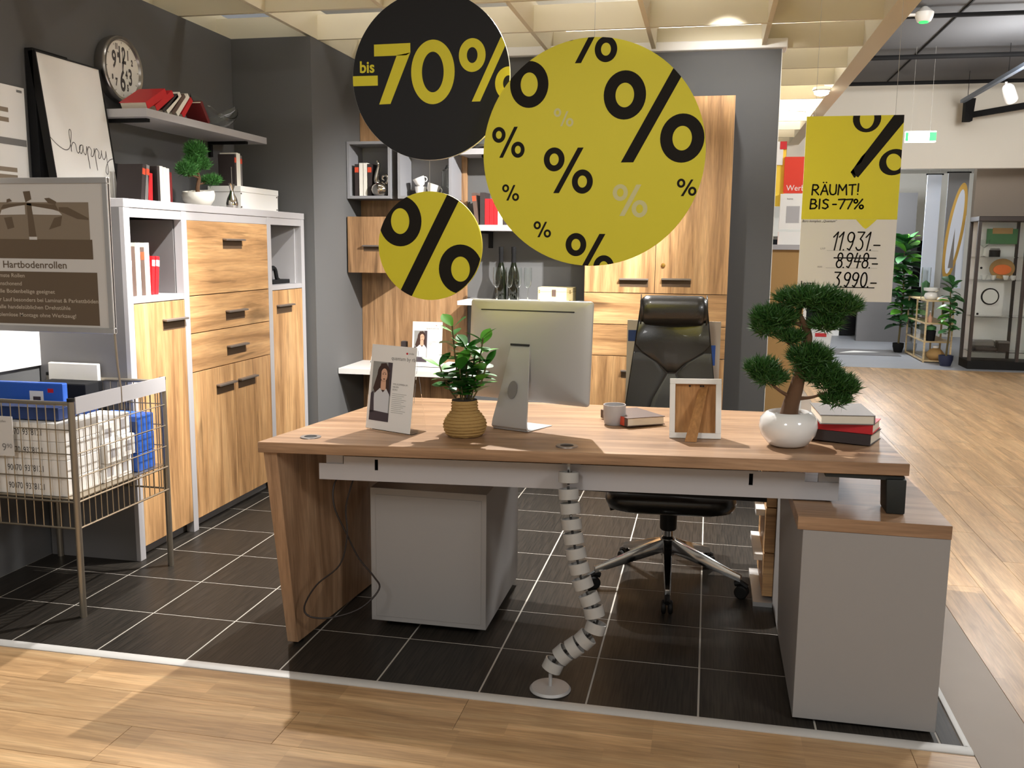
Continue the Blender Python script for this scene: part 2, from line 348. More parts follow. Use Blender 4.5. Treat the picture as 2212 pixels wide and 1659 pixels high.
def text(s, size, x, z, mat, parent, y=-0.0007, xs=1.0, align='LEFT', bold=0.0, name='lettering', shear=0.0):
    cu=bpy.data.curves.new('lettering','FONT'); cu.body=s; cu.size=size; cu.align_x=align; cu.offset=bold; cu.shear=shear; cu.resolution_u=3
    t=bpy.data.objects.new('lettering_tmp',cu); COL.objects.link(t)
    dg=bpy.context.evaluated_depsgraph_get(); me=bpy.data.meshes.new_from_object(t.evaluated_get(dg))
    bpy.data.objects.remove(t); bpy.data.curves.remove(cu)
    for v in me.vertices: v.co=(x+v.co.x*xs, y, z+v.co.y)
    me.materials.clear(); me.materials.append(MATS[mat]); me.name=name
    return link(name,me,parent)
# ================================================================== SETTING
T=0.34; XW=-0.50; YB=3.45; HW=2.607; XE=3.12
# tiled booth floor: grout bed with single tiles
fl=struct(BX('floor','grout',None,XW-0.05,XE,0.0,YB+0.05,-0.03,-0.0012))
tile_cache={}
def slab(key,w,d,mat,h0,h1,bev=0.0008):
    if key not in tile_cache: tile_cache[key]=MB().box(-w/2,w/2,-d/2,d/2,h0,h1).mesh('tile',mat,bevel=bev,smooth=0)
    return tile_cache[key]
for i in range(-2,10):
    for j in range(0,11):
        x0,x1=max(i*T,XW),min((i+1)*T,XE); y0,y1=j*T,min((j+1)*T,YB)
        if x1-x0<0.03 or y1-y0<0.03: continue
        w,d=round(x1-x0-0.006,4),round(y1-y0-0.006,4)
        link('tile',slab((w,d),w,d,'tile',-0.02,0.0),fl,((x0+x1)/2,(y0+y1)/2,0))
# laminate in front (boards along x) and to the right (boards along y)
def boards(name,x0,x1,y0,y1,along,length,width,mat):
    base=struct(BX(name,'black_matte',None,x0,x1,y0,y1,-0.03,-0.0095)); n=0
    a0,a1,b0,b1=(x0,x1,y0,y1) if along=='x' else (y0,y1,x0,x1)
    r=0; b=b1 if along=='x' else b0; st=-width if along=='x' else width
    while (b>b0+0.01 if along=='x' else b<b1-0.01):
        c0,c1=(max(b-width,b0),b) if along=='x' else (b,min(b+width,b1))
        off=[0,0.37,0.71,0.18,0.55][r%5]*length; a=a0-off
        while a<a1-0.02:
            e0,e1=max(a,a0),min(a+length,a1); a+=length
            if e1-e0<0.03: continue
            L=round(e1-e0-0.0012,4); W=round(c1-c0-0.0012,4)
            key=(L,W,mat); dx,dy=(L,W) if along=='x' else (W,L)
            me=slab(key,dx,dy,mat,-0.0095,-0.0015,0.0006)
            loc=((e0+e1)/2,(c0+c1)/2,0) if along=='x' else ((c0+c1)/2,(e0+e1)/2,0)
            link('plank',me,base,loc); n+=1
        b+=st; r+=1
    return base
boards('floor_front',-0.9,XE+0.02,-2.6,-0.0425,'x',1.29,0.19,'laminate_x')
boards('floor_aisle',3.335,7.6,-1.2,9.02,'y',1.29,0.19,'laminate_y')
struct(BX('floor_strip','strip_floor',None,XE+0.021,3.334,-2.6,9.02,-0.03,-0.0015))
struct(BX('floor_back','floor_far',None,2.0,XE+0.019,YB+0.06,9.02,-0.03,-0.002))
struct(BX('floor_far','floor_far',None,2.0,8.5,9.021,14.0,-0.03,0.0))
struct(BX('floor_near','strip_floor',None,-4.0,8.5,-6.5,-2.61,-0.03,-0.002))
# aluminium edge profiles of the platform
struct(MB().prism([(-0.042,-0.003),(-0.001,-0.003),(-0.001,0.003),(-0.006,0.0055),(-0.032,0.0055),(-0.042,0.001)],'x',XW,XE+0.018).obj('trim_1','alu_light',None),'silver metal edge profile along the front of the tiles','edge profile')
struct(MB().prism([(XE+0.001,-0.003),(XE+0.019,-0.003),(XE+0.019,0.002),(XE+0.008,0.0055),(XE+0.001,0.004)],'y',-0.002,YB).obj('trim_2','alu_light',None),'silver metal edge profile along the aisle side of the tiles','edge profile')
# walls
struct(BX('wall_left','wall_dark',None,XW-0.1,XW,-0.3,2.64,0.0,HW),'dark grey painted wall behind the oak highboard','wall')
struct(BX('wall_corner','wall_dark',None,XW-0.1,0.008,2.645,YB+0.1,0.0,HW),'dark grey boxed wall corner beside the highboard','wall')
struct(BX('wall_back','wall_dark',None,0.009,2.74,YB,YB+0.1,0.0,HW),'dark grey wall behind the wall cabinets','wall')
struct(BX('trim_3','white',None,0.02,2.77,YB-0.05,YB+0.12,HW+0.001,HW+0.055,bevel=0.004),'white ledge on top of the back wall','ledge')
struct(BX('trim_4','white',None,2.7405,2.744,YB-0.001,YB+0.1,0.0,HW),'white edge strip on the end of the back wall','edge strip')
# ceiling lattice
cl=struct(MB().box(-1.2,3.30,-3.2,9.0,3.30,3.34).obj('ceiling','ceil_upper',None))
bxm=MB().box(-1.2,3.30,-0.013,0.013,2.62,2.765).mesh('beam','ceil_cream',smooth=0)
k=-7
while 2.82+k*0.68<9.0:
    link('lattice_beam',bxm,cl,(0,2.82+k*0.68,0)); k+=1
bym=MB().box(-0.013,0.013,-3.2,9.0,2.622,2.80).mesh('beam','ceil_cream',smooth=0)
for x in (-0.695,-0.03,0.635,1.30,1.965,2.63): link('lattice_beam',bym,cl,(x,0,0))
BX('lattice_fascia','ceil_cream',cl,3.215,3.33,-3.2,9.0,2.615,3.30)
# fluorescent battens above the lattice
for q,(x,y) in enumerate(((0.35,0.6),(1.65,0.6),(0.35,2.3),(1.65,2.3),(1.05,3.9),(2.35,3.9),(1.65,5.6),(2.6,7.2))):
    t=thing('ceiling_batten','white fluorescent batten above the ceiling lattice','ceiling light',(x,y,3.24),0,'fluorescent battens above the lattice')
    BX('housing','white',t,-0.60,0.60,-0.05,0.05,0.0,0.058); BX('tube','tube_glow',t,-0.58,0.58,-0.02,0.02,-0.03,-0.001)
# dark open ceiling over the aisle
cd2=struct(BX('ceiling_aisle','ceil_dark',None,3.331,8.5,-3.2,8.98,3.30,3.34))
for y,z,r in ((5.55,3.24,0.018),(7.0,3.2,0.022),(8.45,3.2,0.02),(3.9,3.26,0.02)):
    MB().tube([(3.34,y,z),(8.4,y+0.05,z)],r,8).obj('pipe','black_matte',cd2)
BX('ceiling_joint','black_matte',cd2,4.25,4.262,3.9,8.9,3.288,3.30)
struct(BX('wall_bulkhead','wall_white',None,3.2,8.5,8.99,9.10,2.33,3.345),'cream bulkhead wall across the aisle ceiling','wall')
struct(BX('ceiling_far','wall_white',None,2.0,8.5,9.101,14.0,2.62,2.66))
struct(BX('wall_far','wall_white',None,2.0,8.5,13.6,13.7,0.0,2.62),'pale far wall at the end of the aisle','wall')
struct(BX('wall_right','taupe',None,8.4,8.5,-3.2,13.6,0.0,3.3),'taupe side wall of the aisle','wall')
struct(BX('wall_taupe','taupe',None,5.46,8.39,9.62,9.75,0.0,2.42),'taupe display wall behind the glass cabinet','wall')
struct(BX('wall_rear','wall_white',None,-4.0,8.5,-6.6,-6.5,0.0,3.3),'cream wall behind the viewer','wall')
# ================================================================== FURNITURE
def handle(parent, x0, x1, z, y=-0.019, drop=0.045):
    """metal lip with a dark plate painting the shaded finger hollow under it, on a front whose face is at y"""
    MB().box(x0+0.002,x1-0.002,y-0.0006,y+0.004,z-drop,z-0.001).obj('hollow_shade','recess',parent,smooth=0)  # dark plate, shade of the hollow put into its colour
    MB().prism([(y-0.024,z-0.004),(y-0.024,z+0.005),(y-0.0002,z+0.007),(y-0.0002,z-0.001)],'x',x0,x1).obj('handle','handle',parent,bevel=0.001,smooth=0)
def front(name, mat, parent, x0,x1,z0,z1, h=None, gap=0.0015):
    o=MB().box(x0+gap,x1-gap,-0.019,0.0,z0+gap,z1-gap).obj(name,mat,parent,bevel=0.0012,smooth=0)
    if h: handle(o,h[0],h[1],h[2],y=-0.019)
    return o
# ---- highboard on the left wall (local x along the wall, y into the wall)
hb=thing('highboard','wide oak and silver-grey highboard with open niches along the dark wall','cabinet',(-0.067,0.843,0.0),PI/2)
W=1.775; H=1.578; D=0.425
for x0,x1 in ((0,0.040),(0.437,0.480),(1.293,1.338),(1.732,W)):
    MB().box(x0,x1,-0.020,D if x0 in (0,1.732) else 0.02,0.0,H-0.036).obj('stile','grey_lac',hb,bevel=0.001,smooth=0)
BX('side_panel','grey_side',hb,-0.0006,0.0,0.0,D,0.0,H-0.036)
BX('top_board','grey_lac',hb,0,W,-0.022,D,H-0.0358,H,bevel=0.001)
for x0,x1 in ((0.040,0.437),(0.480,1.293),(1.338,1.732)): BX('top_rail','grey_lac',hb,x0+0.0005,x1-0.0005,-0.018,0.01,H-0.076,H-0.0365)
BX('back_panel','niche_dark',hb,0.041,W-0.041,D-0.012,D-0.001,0.02,H-0.04)
BX('plinth','grey_side',hb,0.041,W-0.041,0.03,0.05,0.0,0.052)
for x0,x1 in ((0.040,0.437),(1.338,1.732)):
    BX('niche_shelf','grey_lac',hb,x0+0.0005,x1-0.0005,-0.018,D-0.013,1.135,1.162,bevel=0.001)
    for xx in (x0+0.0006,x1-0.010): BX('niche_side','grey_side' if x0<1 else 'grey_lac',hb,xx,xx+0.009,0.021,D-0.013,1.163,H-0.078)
BX('carcass','grey_side',hb,0.482,1.290,0.0225,D-0.013,0.055,H-0.08)
BX('carcass','grey_side',hb,0.0405,0.436,0.0225,D-0.013,0.055,1.133); BX('carcass','grey_side',hb,1.3385,1.731,0.0225,D-0.013,0.055,1.133)
front('door','oak_v',hb,0.040,0.437,0.055,1.133,(0.25,0.452-0.02,1.046))
front('door','oak_v',hb,1.338,1.732,0.055,1.133,(1.385,1.585,1.044))
front('drawer','oak_h',hb,0.480,1.293,1.146,1.502,(0.806,1.005,1.413))
front('drawer','oak_h',hb,0.480,1.293,0.966,1.145,(0.812,1.012,1.050))
front('drawer','oak_h',hb,0.480,1.293,0.779,0.965,(0.812,1.012,0.869))
front('door','oak_v',hb,0.480,0.888,0.055,0.778,(0.695,0.872,0.684))
front('door','oak_v',hb,0.889,1.293,0.055,0.778,(0.915,1.105,0.684))
# ---- tall cabinet on the back wall
tc=thing('tall_cabinet','tall oak cabinet with two upper doors and drawers behind the office chair','cabinet',(1.608,3.05,0.0))
W=0.862; H=2.276; D=0.395
BX('body','grey_side',tc,0.0,W,0.0,D,0.03,H-0.002); BX('base','black_matte',tc,0.02,W-0.02,0.04,D-0.02,0.0,0.03)
front('door','oak_v',tc,0,0.430,1.120,H,(0.216,0.392,1.203)); d=front('door','oak_v',tc,0.430,W,1.120,H,(0.470,0.646,1.207))
MB().lathe([(0.0,0.0),(0.011,0.0),(0.013,0.006),(0.009,0.012),(0.0,0.013)],seg=14).obj('lock_knob','gold',d).matrix_local=Matrix.Translation((0.478,-0.0195,1.291))@Matrix.Rotation(PI/2,4,'X')
front('drawer','oak_h',tc,0,W,0.926,1.119); front('drawer','oak_h',tc,0,W,0.732,0.925)
front('door','oak_v',tc,0,0.430,0.04,0.731,(0.240,0.400,0.640)); front('door','oak_v',tc,0.430,W,0.04,0.731,(0.470,0.640,0.640))
# ---- oak wall panel with boards, hung cubes and drawer box
wp=thing('wall_panel','tall oak wall panel behind the hung cube shelves','wall panel',(-0.05,3.42,0.0))
for x0,x1 in ((0.06,0.30),(0.301,0.55),(0.551,0.808)): BX('board','oak_panel',wp,x0,x1,0.0,0.028,0.0,2.274,bevel=0.0008)
def cube(name,label,x0,x1,z0,z1,y0,y1,t=0.018):
    c=thing(name,label,'shelf',(x0,y0,z0),group='hung cube shelves')
    w,h,d=x1-x0,z1-z0,y1-y0
    BX('top','cube_grey',c,0,w,0,d,h-t,h); BX('bottom','cube_grey',c,0,w,0,d,0,t)
    BX('side','cube_grey',c,0,t,0,d,t+0.0002,h-t-0.0002); BX('side','cube_grey',c,w-t,w,0,d,t+0.0002,h-t-0.0002)
    BX('back','cube_grey',c,t+0.0002,w-t-0.0002,d-0.008,d,t+0.0002,h-t-0.0002)
    return c
cube('cube_shelf','grey hung cube shelf holding books and a swirled silver vase',0.012,0.312,1.695,2.060,3.17,3.418)
cube('cube_shelf','grey hung cube shelf holding stacked white cups',0.360,0.722,1.695,2.060,3.17,3.418)
dr=thing('drawer_box','oak fronted hung drawer box on the wall panel','drawer',(0.012,3.15,1.213))
BX('body','black_matte',dr,0.0,0.40,0.02,0.268,0.0,0.365); f=MB().box(0.006,0.40,0.0,0.0199,0.0,0.365).obj('drawer_front','oak_panel',dr,bevel=0.001,smooth=0)
handle(f,0.115,0.255,0.175,y=0.0,drop=0.034)
def wall_shelf(name,label,x0,x1,y0,y1,z0,z1,mat,br=(),drop=0.11,rot=0,loc=None):
    s=thing(name,label,'shelf',loc or (x0,y0,z0),rot)
    w,d,h=x1-x0,y1-y0,z1-z0
    BX('board',mat,s,0,w,0,d,0,h,bevel=0.001)
    for b in br:
        MB().box(b,b+0.028,d*0.15,d,-0.016,-0.0003).box(b,b+0.028,d-0.016,d,-drop,-0.0165).obj('bracket','black_matte',s,smooth=0)
    return s
wall_shelf('wall_shelf','narrow grey wall shelf with red books beside the hung cubes',0.765,1.59,3.19,3.449,1.492,1.530,'grey_lac',(0.14,0.68))
wall_shelf('wall_shelf','upper grey wall shelf carrying a glass vase',0.765,1.59,3.19,3.449,1.972,2.009,'grey_lac',(0.14,0.68))
wall_shelf('wall_shelf','white wall shelf carrying the wine bottles and glasses',0.78,1.585,3.10,3.449,1.018,1.045,'white',(0.1,0.66))
st=wall_shelf('console_table','white console board below the oak wall panel','x' and 0.012,0.86,2.97,3.418,0.560,0.597,'white',(0.05,0.75),0.3); st['category']='console'
# ---- wall shelf over the highboard (board along the wall)
ws=wall_shelf('wall_shelf','long dark grey wall shelf over the highboard with red books',0,1.20,0,0.279,0,0.037,'grey_lac',(0.06,1.02),0.085,PI/2,(-0.22,1.310,1.975))

# ---- desk (slightly out of level: its right end rests on the sideboard)
KZ=0.02199; Z0=0.71982
def zd(x): return Z0+KZ*x
TH=0.036
dk=thing('desk','large walnut-coloured desk resting on a grey sideboard','desk',(0.904,0.125,0.0))
def dq(pts,dz): return [(x-0.904,y-0.125,zd(x)+dz) for x,y in pts]
quad=[(0.904,0.125),(2.949,0.125),(2.93,0.921),(1.051,1.12)]
MB().hexa(dq(quad,-TH),dq(quad,0)).obj('desk_top','desk_top',dk,bevel=0.0015,smooth=0)
zt=zd(0.93)-TH-0.0004
MB().hexa([(0.055,0.070,0.012),(0.095,0.070,0.012),(0.160,0.86,0.012),(0.120,0.86,0.012)],[(0.010,0.020,zt),(0.058,0.020,zt+KZ*0.04),(0.185,0.97,zt+KZ*0.15),(0.142,0.97,zt+KZ*0.12)]).obj('end_panel','desk_side',dk,bevel=0.001,smooth=0)
for x,y in ((0.078,0.11),(0.132,0.80)): MB().lathe([(0.016,0.0),(0.018,0.008),(0.010,0.0118)],c=(x,y,0.0),seg=14).obj('foot','black',dk)
def grommet(x,y):
    mb=MB(); mb.lathe([(0.030,-0.006),(0.036,0.0),(0.035,0.0028),(0.022,0.0032),(0.021,-0.004)],c=(x-0.904,y-0.125,zd(x)+0.0003),seg=28,cap=False)
    g=mb.obj('grommet','handle',dk); MB().lathe([(0.0,0.0),(0.0215,0.0)],c=(x-0.904,y-0.125,zd(x)+0.0012),seg=24,cap=False).obj('grommet_hole','black',g,fix=False)
grommet(1.050,0.225); grommet(1.935,0.215)
# cable tray under the front edge: notched long plate with slots
def zu(x): return zd(x)-TH
tr=MB(); yt=0.085
def tray_piece(x0,x1,z0,z1): 
    tr.hexa([(x0-0.904,yt,zd(x0)+z0),(x1-0.904,yt,zd(x1)+z0),(x1-0.904,yt+0.004,zd(x1)+z0),(x0-0.904,yt+0.004,zd(x0)+z0)],[(x0-0.904,yt,zd(x0)+z1),(x1-0.904,yt,zd(x1)+z1),(x1-0.904,yt+0.004,zd(x1)+z1),(x0-0.904,yt+0.004,zd(x0)+z1)])
LO=-0.141; MI=-0.103; UP=-0.058; NT=-0.085
tray_piece(1.085,2.77,LO,MI-0.0); 
for x0,x1 in ((1.085,1.285),(1.297,2.505),(2.517,2.77)): tray_piece(x0,x1,MI,NT)
for x0,x1 in ((1.175,1.285),(1.297,2.505),(2.517,2.67)): tray_piece(x0,x1,NT,UP-0.008)
tray_piece(1.175,2.67,UP-0.008,UP)
tr.obj('cable_tray','grey_lac',dk,smooth=0)
BX('slot_shade','black_matte',dk,0.30,1.66,yt+0.030,yt+0.034,zd(1.2)+LO+0.008,zd(1.2)-TH-0.003); xa,xb=1.09,2.765  # black plate paints shade behind the tray slots
MB().hexa([(xa-0.904,yt+0.0045,zd(xa)+LO+0.003),(xb-0.904,yt+0.0045,zd(xb)+LO+0.003),(xb-0.904,yt+0.10,zd(xb)+LO+0.003),(xa-0.904,yt+0.10,zd(xa)+LO+0.003)],[(xa-0.904,yt+0.0045,zd(xa)+LO+0.006),(xb-0.904,yt+0.0045,zd(xb)+LO+0.006),(xb-0.904,yt+0.10,zd(xb)+LO+0.006),(xa-0.904,yt+0.10,zd(xa)+LO+0.006)]).obj('tray_floor','grey_lac',dk,smooth=0)
for x in (1.14,1.95,2.74): BX('tray_hanger','grey_lac',dk,x-0.904-0.03,x-0.904+0.03,yt+0.0045,yt+0.02,zd(x)-0.11,zd(x)-TH-0.0004)
# support block between sideboard and desk
MB().hexa([(2.893-0.904,0.0,0.6330),(2.945-0.904,0.0,0.6330),(2.945-0.904,0.10,0.6330),(2.893-0.904,0.10,0.6330)],[(2.888-0.904,0.0,zd(2.88)-TH-0.012),(2.944-0.904,0.0,zd(2.945)-TH-0.012),(2.944-0.904,0.10,zd(2.945)-TH-0.012),(2.888-0.904,0.10,zd(2.88)-TH-0.012)]).obj('support_leg','foot_black',dk,bevel=0.005,bseg=2)
BX('support_rail','foot_black',dk,2.72-0.904,2.94-0.904,0.012,0.09,zd(2.72)-TH-0.013,zd(2.72)-TH-0.0006)
# loose cable hanging behind the end panel
cp=[(1.16,0.30,0.66),(1.12,0.26,0.58),(1.125,0.24,0.50),(1.165,0.25,0.40),(1.20,0.27,0.31),(1.25,0.28,0.245),(1.27,0.28,0.20),(1.22,0.23,0.145),(1.13,0.19,0.118),(1.06,0.165,0.125),(1.04,0.165,0.16),(1.08,0.18,0.235),(1.15,0.22,0.30),(1.17,0.24,0.40),(1.16,0.26,0.50),(1.19,0.28,0.62),(1.20,0.30,0.68)]
tag(MB().tube(smooth_path(cp,6),0.0032,6).obj('power_cable','cable',None),'thin dark cable looped beside the desk end panel','cable')
# ---- sideboard carrying the right end of the desk
sb=thing('sideboard','low grey sideboard with walnut-coloured top under the desk end','sideboard',(2.655,0.042,0.0))
BX('body','grey_desk',sb,0.0,0.399,0.0,1.36,0.012,0.592,bevel=0.001); BX('base','black_matte',sb,0.02,0.38,0.02,1.34,0.0,0.0118)
BX('top_board','desk_top',sb,-0.016,0.400,-0.002,1.37,0.5925,0.632,bevel=0.0012)
for z0,z1 in ((0.03,0.205),(0.21,0.39),(0.395,0.575)):
    o=MB().box(-0.040,-0.0005,0.94,1.35,z0,z1).obj('drawer','oak_h',sb,bevel=0.001,smooth=0)
    BX('handle','white',o,-0.075,-0.0405,0.99,1.30,z1-0.045,z1-0.020)
BX('foot_rail','alu',sb,-0.075,-0.001,0.90,1.30,0.0,0.018)
# ---- mobile pedestal
pd=thing('mobile_pedestal','grey mobile drawer pedestal standing under the desk','pedestal',(1.196,0.40,0.0))
BX('body','grey_desk',pd,0.0,0.431,0.0,0.56,0.032,0.532,bevel=0.001); BX('back_inset','grey_desk',pd,0.020,0.413,-0.0016,-0.0002,0.050,0.508,bevel=0.0004)
for x in (0.05,0.38):
    for y in (0.06,0.50):
        MB().lathe([(0.0,-0.008),(0.012,-0.008),(0.0155,-0.005),(0.0155,0.005),(0.012,0.008),(0.0,0.008)],seg=16).obj('caster','black',pd).matrix_local=Matrix.Translation((x,y,0.0157))@Matrix.Rotation(PI/2,4,'Y')

# ---- office chair
ch=thing('office_chair','black leather executive office chair with roll headrest behind the desk','chair',(2.235,1.10,0.0),R(4))
for k in range(5):
    a=R(-91+72*k); dx,dy=math.cos(a),math.sin(a); L=0.31
    n=Vector((-dy,dx,0)); c=Vector((dx,dy,0))
    def P(r,z,w): return [c*r+n*w+Vector((0,0,z)), c*r-n*w+Vector((0,0,z))]
    r1=P(0.02,0.15,0.022);r2_=P(0.02,0.205,0.018);r3=P(L,0.068,0.012);r4=P(L,0.094,0.009)
    MB().loft([[r1[0],r1[1],r2_[1],r2_[0]],[r3[0],r3[1],r4[1],r4[0]]]).obj('base_arm','chrome',ch,bevel=0.003,bseg=2)
    cs=MB().tube([c*(L-0.012)+Vector((0,0,0.066)),c*(L-0.012)+Vector((0,0,0.088))],0.008,8).obj('caster_stem','chrome',ch)
    for s in (-1,1):
        MB().lathe([(0.0,-0.009),(0.022,-0.009),(0.027,-0.005),(0.027,0.005),(0.022,0.009),(0.0,0.009)],seg=18).obj('caster_wheel','black',cs).matrix_local=Matrix.Translation(c*(L+0.004)+n*0.013*s+Vector((0,0,0.0275)))@Matrix.Rotation(a,4,'Z')@Matrix.Rotation(PI/2,4,'X')
    MB().tube([c*(L-0.024)+Vector((0,0,0.056)),c*(L)+Vector((0,0,0.0645)),c*(L+0.026)+Vector((0,0,0.050))],0.012,8).obj('caster_hood','black',cs)
MB().lathe([(0.026,0.13),(0.032,0.14),(0.032,0.205),(0.022,0.215),(0.022,0.31)],seg=20).obj('gas_column','chrome',ch)
MB().lathe([(0.030,0.24),(0.034,0.245),(0.036,0.33),(0.030,0.335)],seg=20).obj('column_cover','black',ch)
MB().box(-0.10,0.12,-0.08,0.12,0.331,0.358).obj('mechanism','black',ch,bevel=0.01,bseg=2)
MB().tube([(-0.09,-0.02,0.345),(-0.20,-0.05,0.338),(-0.24,-0.06,0.336)],[0.006,0.006,0.011],8).obj('lever','black',ch)
MB().tube([(0.10,-0.02,0.345),(0.20,-0.04,0.345),(0.255,-0.05,0.36)],[0.006,0.006,0.012],8).obj('lever','black',ch)
def rrect(w,d,z,r=0.07,n=5,cy=0.0,cx=0.0):
    out=[]
    for q,(sx,sy) in enumerate(((1,1),(-1,1),(-1,-1),(1,-1))):
        for k in range(n+1):
            a=PI/2*q+PI/2*k/n; out.append((cx+sx*(w-r)+r*math.cos(a), cy+sy*(d-r)+r*math.sin(a), z))
    return out
MB().loft([rrect(0.20,0.18,0.352,0.07),rrect(0.245,0.225,0.372,0.08),rrect(0.258,0.235,0.405,0.08),rrect(0.25,0.228,0.436,0.08),rrect(0.20,0.18,0.452,0.08)]).obj('seat','leather',ch,smooth=60)
# backrest: tapered leaning shell, leather panels on its front (towards -y)
def by(z): return 0.20+0.10*(z-0.42)/0.75+0.03*math.sin((z-0.42)*4)          # lean back with height
def bw(z): return 0.228-0.088*max(0,(z-0.45))/0.72
rings=[]
for i in range(11):
    z=0.42+i*0.072; w_=bw(z); y=by(z); cv=0.030
    ring=[]
    for k in range(9): u=-1+k/4; ring.append((u*w_, y-0.018+cv*(1-u*u)-cv, z))
    for k in range(8,-1,-1): u=-1+k/4; ring.append((u*w_*0.97, y+0.030+cv*(1-u*u)-cv, z))
    rings.append(ring)
MB().loft(rings).obj('backrest_shell','leather',ch,smooth=60)
def back_patch(name,mat,rows,off=0.008,thick=0.008):
    R_=[]
    for z,u0,u1 in rows:
        w_=bw(z); y=by(z); cv=0.030; row=[]
        for k in range(7): u=u0+(u1-u0)*k/6; row.append((u*w_, y-0.018+cv*(1-u*u)-cv-off, z))
        for k in range(6,-1,-1): u=u0+(u1-u0)*k/6; row.append((u*w_, y-0.018+cv*(1-u*u)-cv-off+thick, z))
        R_.append(row)
    return MB().loft(R_).obj(name,mat,ch,smooth=50,bevel=0.0015)
back_patch('upper_panel','leather',[(0.862,-0.10,0.10),(0.905,-0.35,0.35),(0.955,-0.80,0.80),(0.985,-0.97,0.97),(1.08,-0.97,0.97)],0.010)
back_patch('side_panel','leather_grey',[(0.44,-0.98,-0.80),(0.60,-0.98,-0.60),(0.75,-0.98,-0.42),(0.858,-0.98,-0.13),(0.905,-0.98,-0.38),(0.95,-0.98,-0.82)],0.009)
back_patch('side_panel','leather_grey',[(0.44,0.80,0.98),(0.60,0.60,0.98),(0.75,0.42,0.98),(0.858,0.13,0.98),(0.905,0.38,0.98),(0.95,0.82,0.98)],0.009)
back_patch('centre_panel','leather_grey',[(0.44,-0.78,0.78),(0.60,-0.58,0.58),(0.75,-0.40,0.40),(0.856,-0.10,0.10)],0.004)
hr=[]; hz=1.128; hy=by(1.12)-0.030
for i in range(13):
    x=-0.143+0.286*i/12; e=min(1,math.sqrt(max(0.0,1-(abs(i-6)/6.0)**10))*0.35+0.68)
    hr.append([(x, hy+0.045*e*math.cos(a), hz+0.066*e*math.sin(a)) for a in [2*PI*k/18 for k in range(18)]])
MB().loft(hr).obj('headrest','leather',ch,smooth=60)
for s in (-1,1): MB().tube([(s*0.139,hy+0.0455*math.cos(2*PI*k/24),hz+0.0665*math.sin(2*PI*k/24)) for k in range(24)],0.0028,6,closed=True).obj('headrest_piping','leather',ch)
pt=thing('product_tag_board','pale product board with blue print hung behind the chair back','tag board',(2.215,1.50,0.60),R(3))
BX('board','sign_grey',pt,-0.205,0.205,0.0,0.006,0.0,0.475); BX('print','blue_dark',pt,-0.200,-0.14,-0.0008,-0.0001,0.38,0.43); BX('print','blue',pt,0.155,0.185,-0.0008,-0.0001,0.28,0.37); BX('stand','grey_side',pt,-0.02,0.02,0.0065,0.10,-0.60,0.2)
# ================================================================== HANGING SIGNS
def disc(name,label,c,r,body,edge,cord_top,cords=(0.0,)):
    t=thing(name,label,'sign',c)
    circ=[(r*math.cos(2*PI*k/96),r*math.sin(2*PI*k/96)) for k in range(96)]
    MB().prism(circ,'y',0.0002,0.0125).obj('edge',edge,t,smooth=50)
    mb=MB().prism([(x*0.9985,z*0.9985) for x,z in circ],'y',-0.0004,0.0001); mb.obj('face',body,t,smooth=50)
    for x in cords: MB().tube([(x,0.0025,math.sqrt(r*r-x*x)-0.012),(x,0.0025,cord_top-c[2])],0.0007,4).obj('cord','clear_plastic',t)
    return t,circ
def pct(l,sl,rr,ix=0.44,iz=0.50,n=40):
    P=ring_polys(l[0],l[1],l[2],l[3],l[2]*ix,l[3]*iz,n)+[list(sl)]
    return P+ring_polys(rr[0],rr[1],rr[2],rr[3],rr[2]*ix,rr[3]*iz,n)
# large yellow disc (coordinates read off in a 1627-unit frame round the disc)
rb=0.350
t,circ=disc('hanging_disc_sign','largest yellow disc sign printed with many black percent marks',(1.984,0.30,1.686),rb,'yellow','yellow',2.62)
U=lambda x,y:((x-810)/767*rb,(829-y)/785*rb)
def E(cx,cy,rx,ry): a=U(cx,cy); return (a[0],a[1],rx/767*rb,ry/785*rb)
def SL(*p): return [U(*q) for q in p]
marks=[(E(1025,437,143,165),SL((1010,893),(1095,893),(1428,268),(1343,268)),E(1418,733,147,165)),
 (E(153,693,48,55),SL((157,853),(183,853),(288,638),(262,638)),E(290,798,48,56)),
 (E(548,868,73,83),SL((545,1103),(585,1103),(752,788),(712,788)),E(748,1023,73,84)),
 (E(205,1068,25,28),SL((210,1155),(226,1155),(275,1045),(260,1045)),E(277,1130,25,28)),
 (E(435,1330,26,29),SL((437,1415),(453,1415),(505,1305),(490,1305)),E(508,1388,26,29)),
 (E(712,1465,73,82),SL((745,1640),(785,1640),(917,1388),(875,1388)),E(910,1622,73,84)),
 (E(1422,1037,28,31),SL((1422,1125),(1440,1125),(1503,1012),(1487,1012)),E(1498,1092,28,31)),
 (E(640,-20,75,85),SL((680,215),(722,215),(850,-30),(808,-30)),E(890,128,76,86))]
for a in marks: printed('percent_mark',pct(*a),'print_black',t,-0.0008,circ)
printed('percent_mark',ring_polys(*E(365,350,135,160),*E(365,350,60,82)[2:]),'print_black',t,-0.0008,circ)
for a in ((E(1012,1100,52,58),SL((1010,1262),(1045,1262),(1155,1045),(1120,1045)),E(1147,1212,54,60)),(E(566,546,26,30),SL((586,640),(600,640),(642,538),(628,538)),E(652,614,26,30))):
    printed('percent_mark',pct(*a),'print_pale',t,-0.0008,circ)
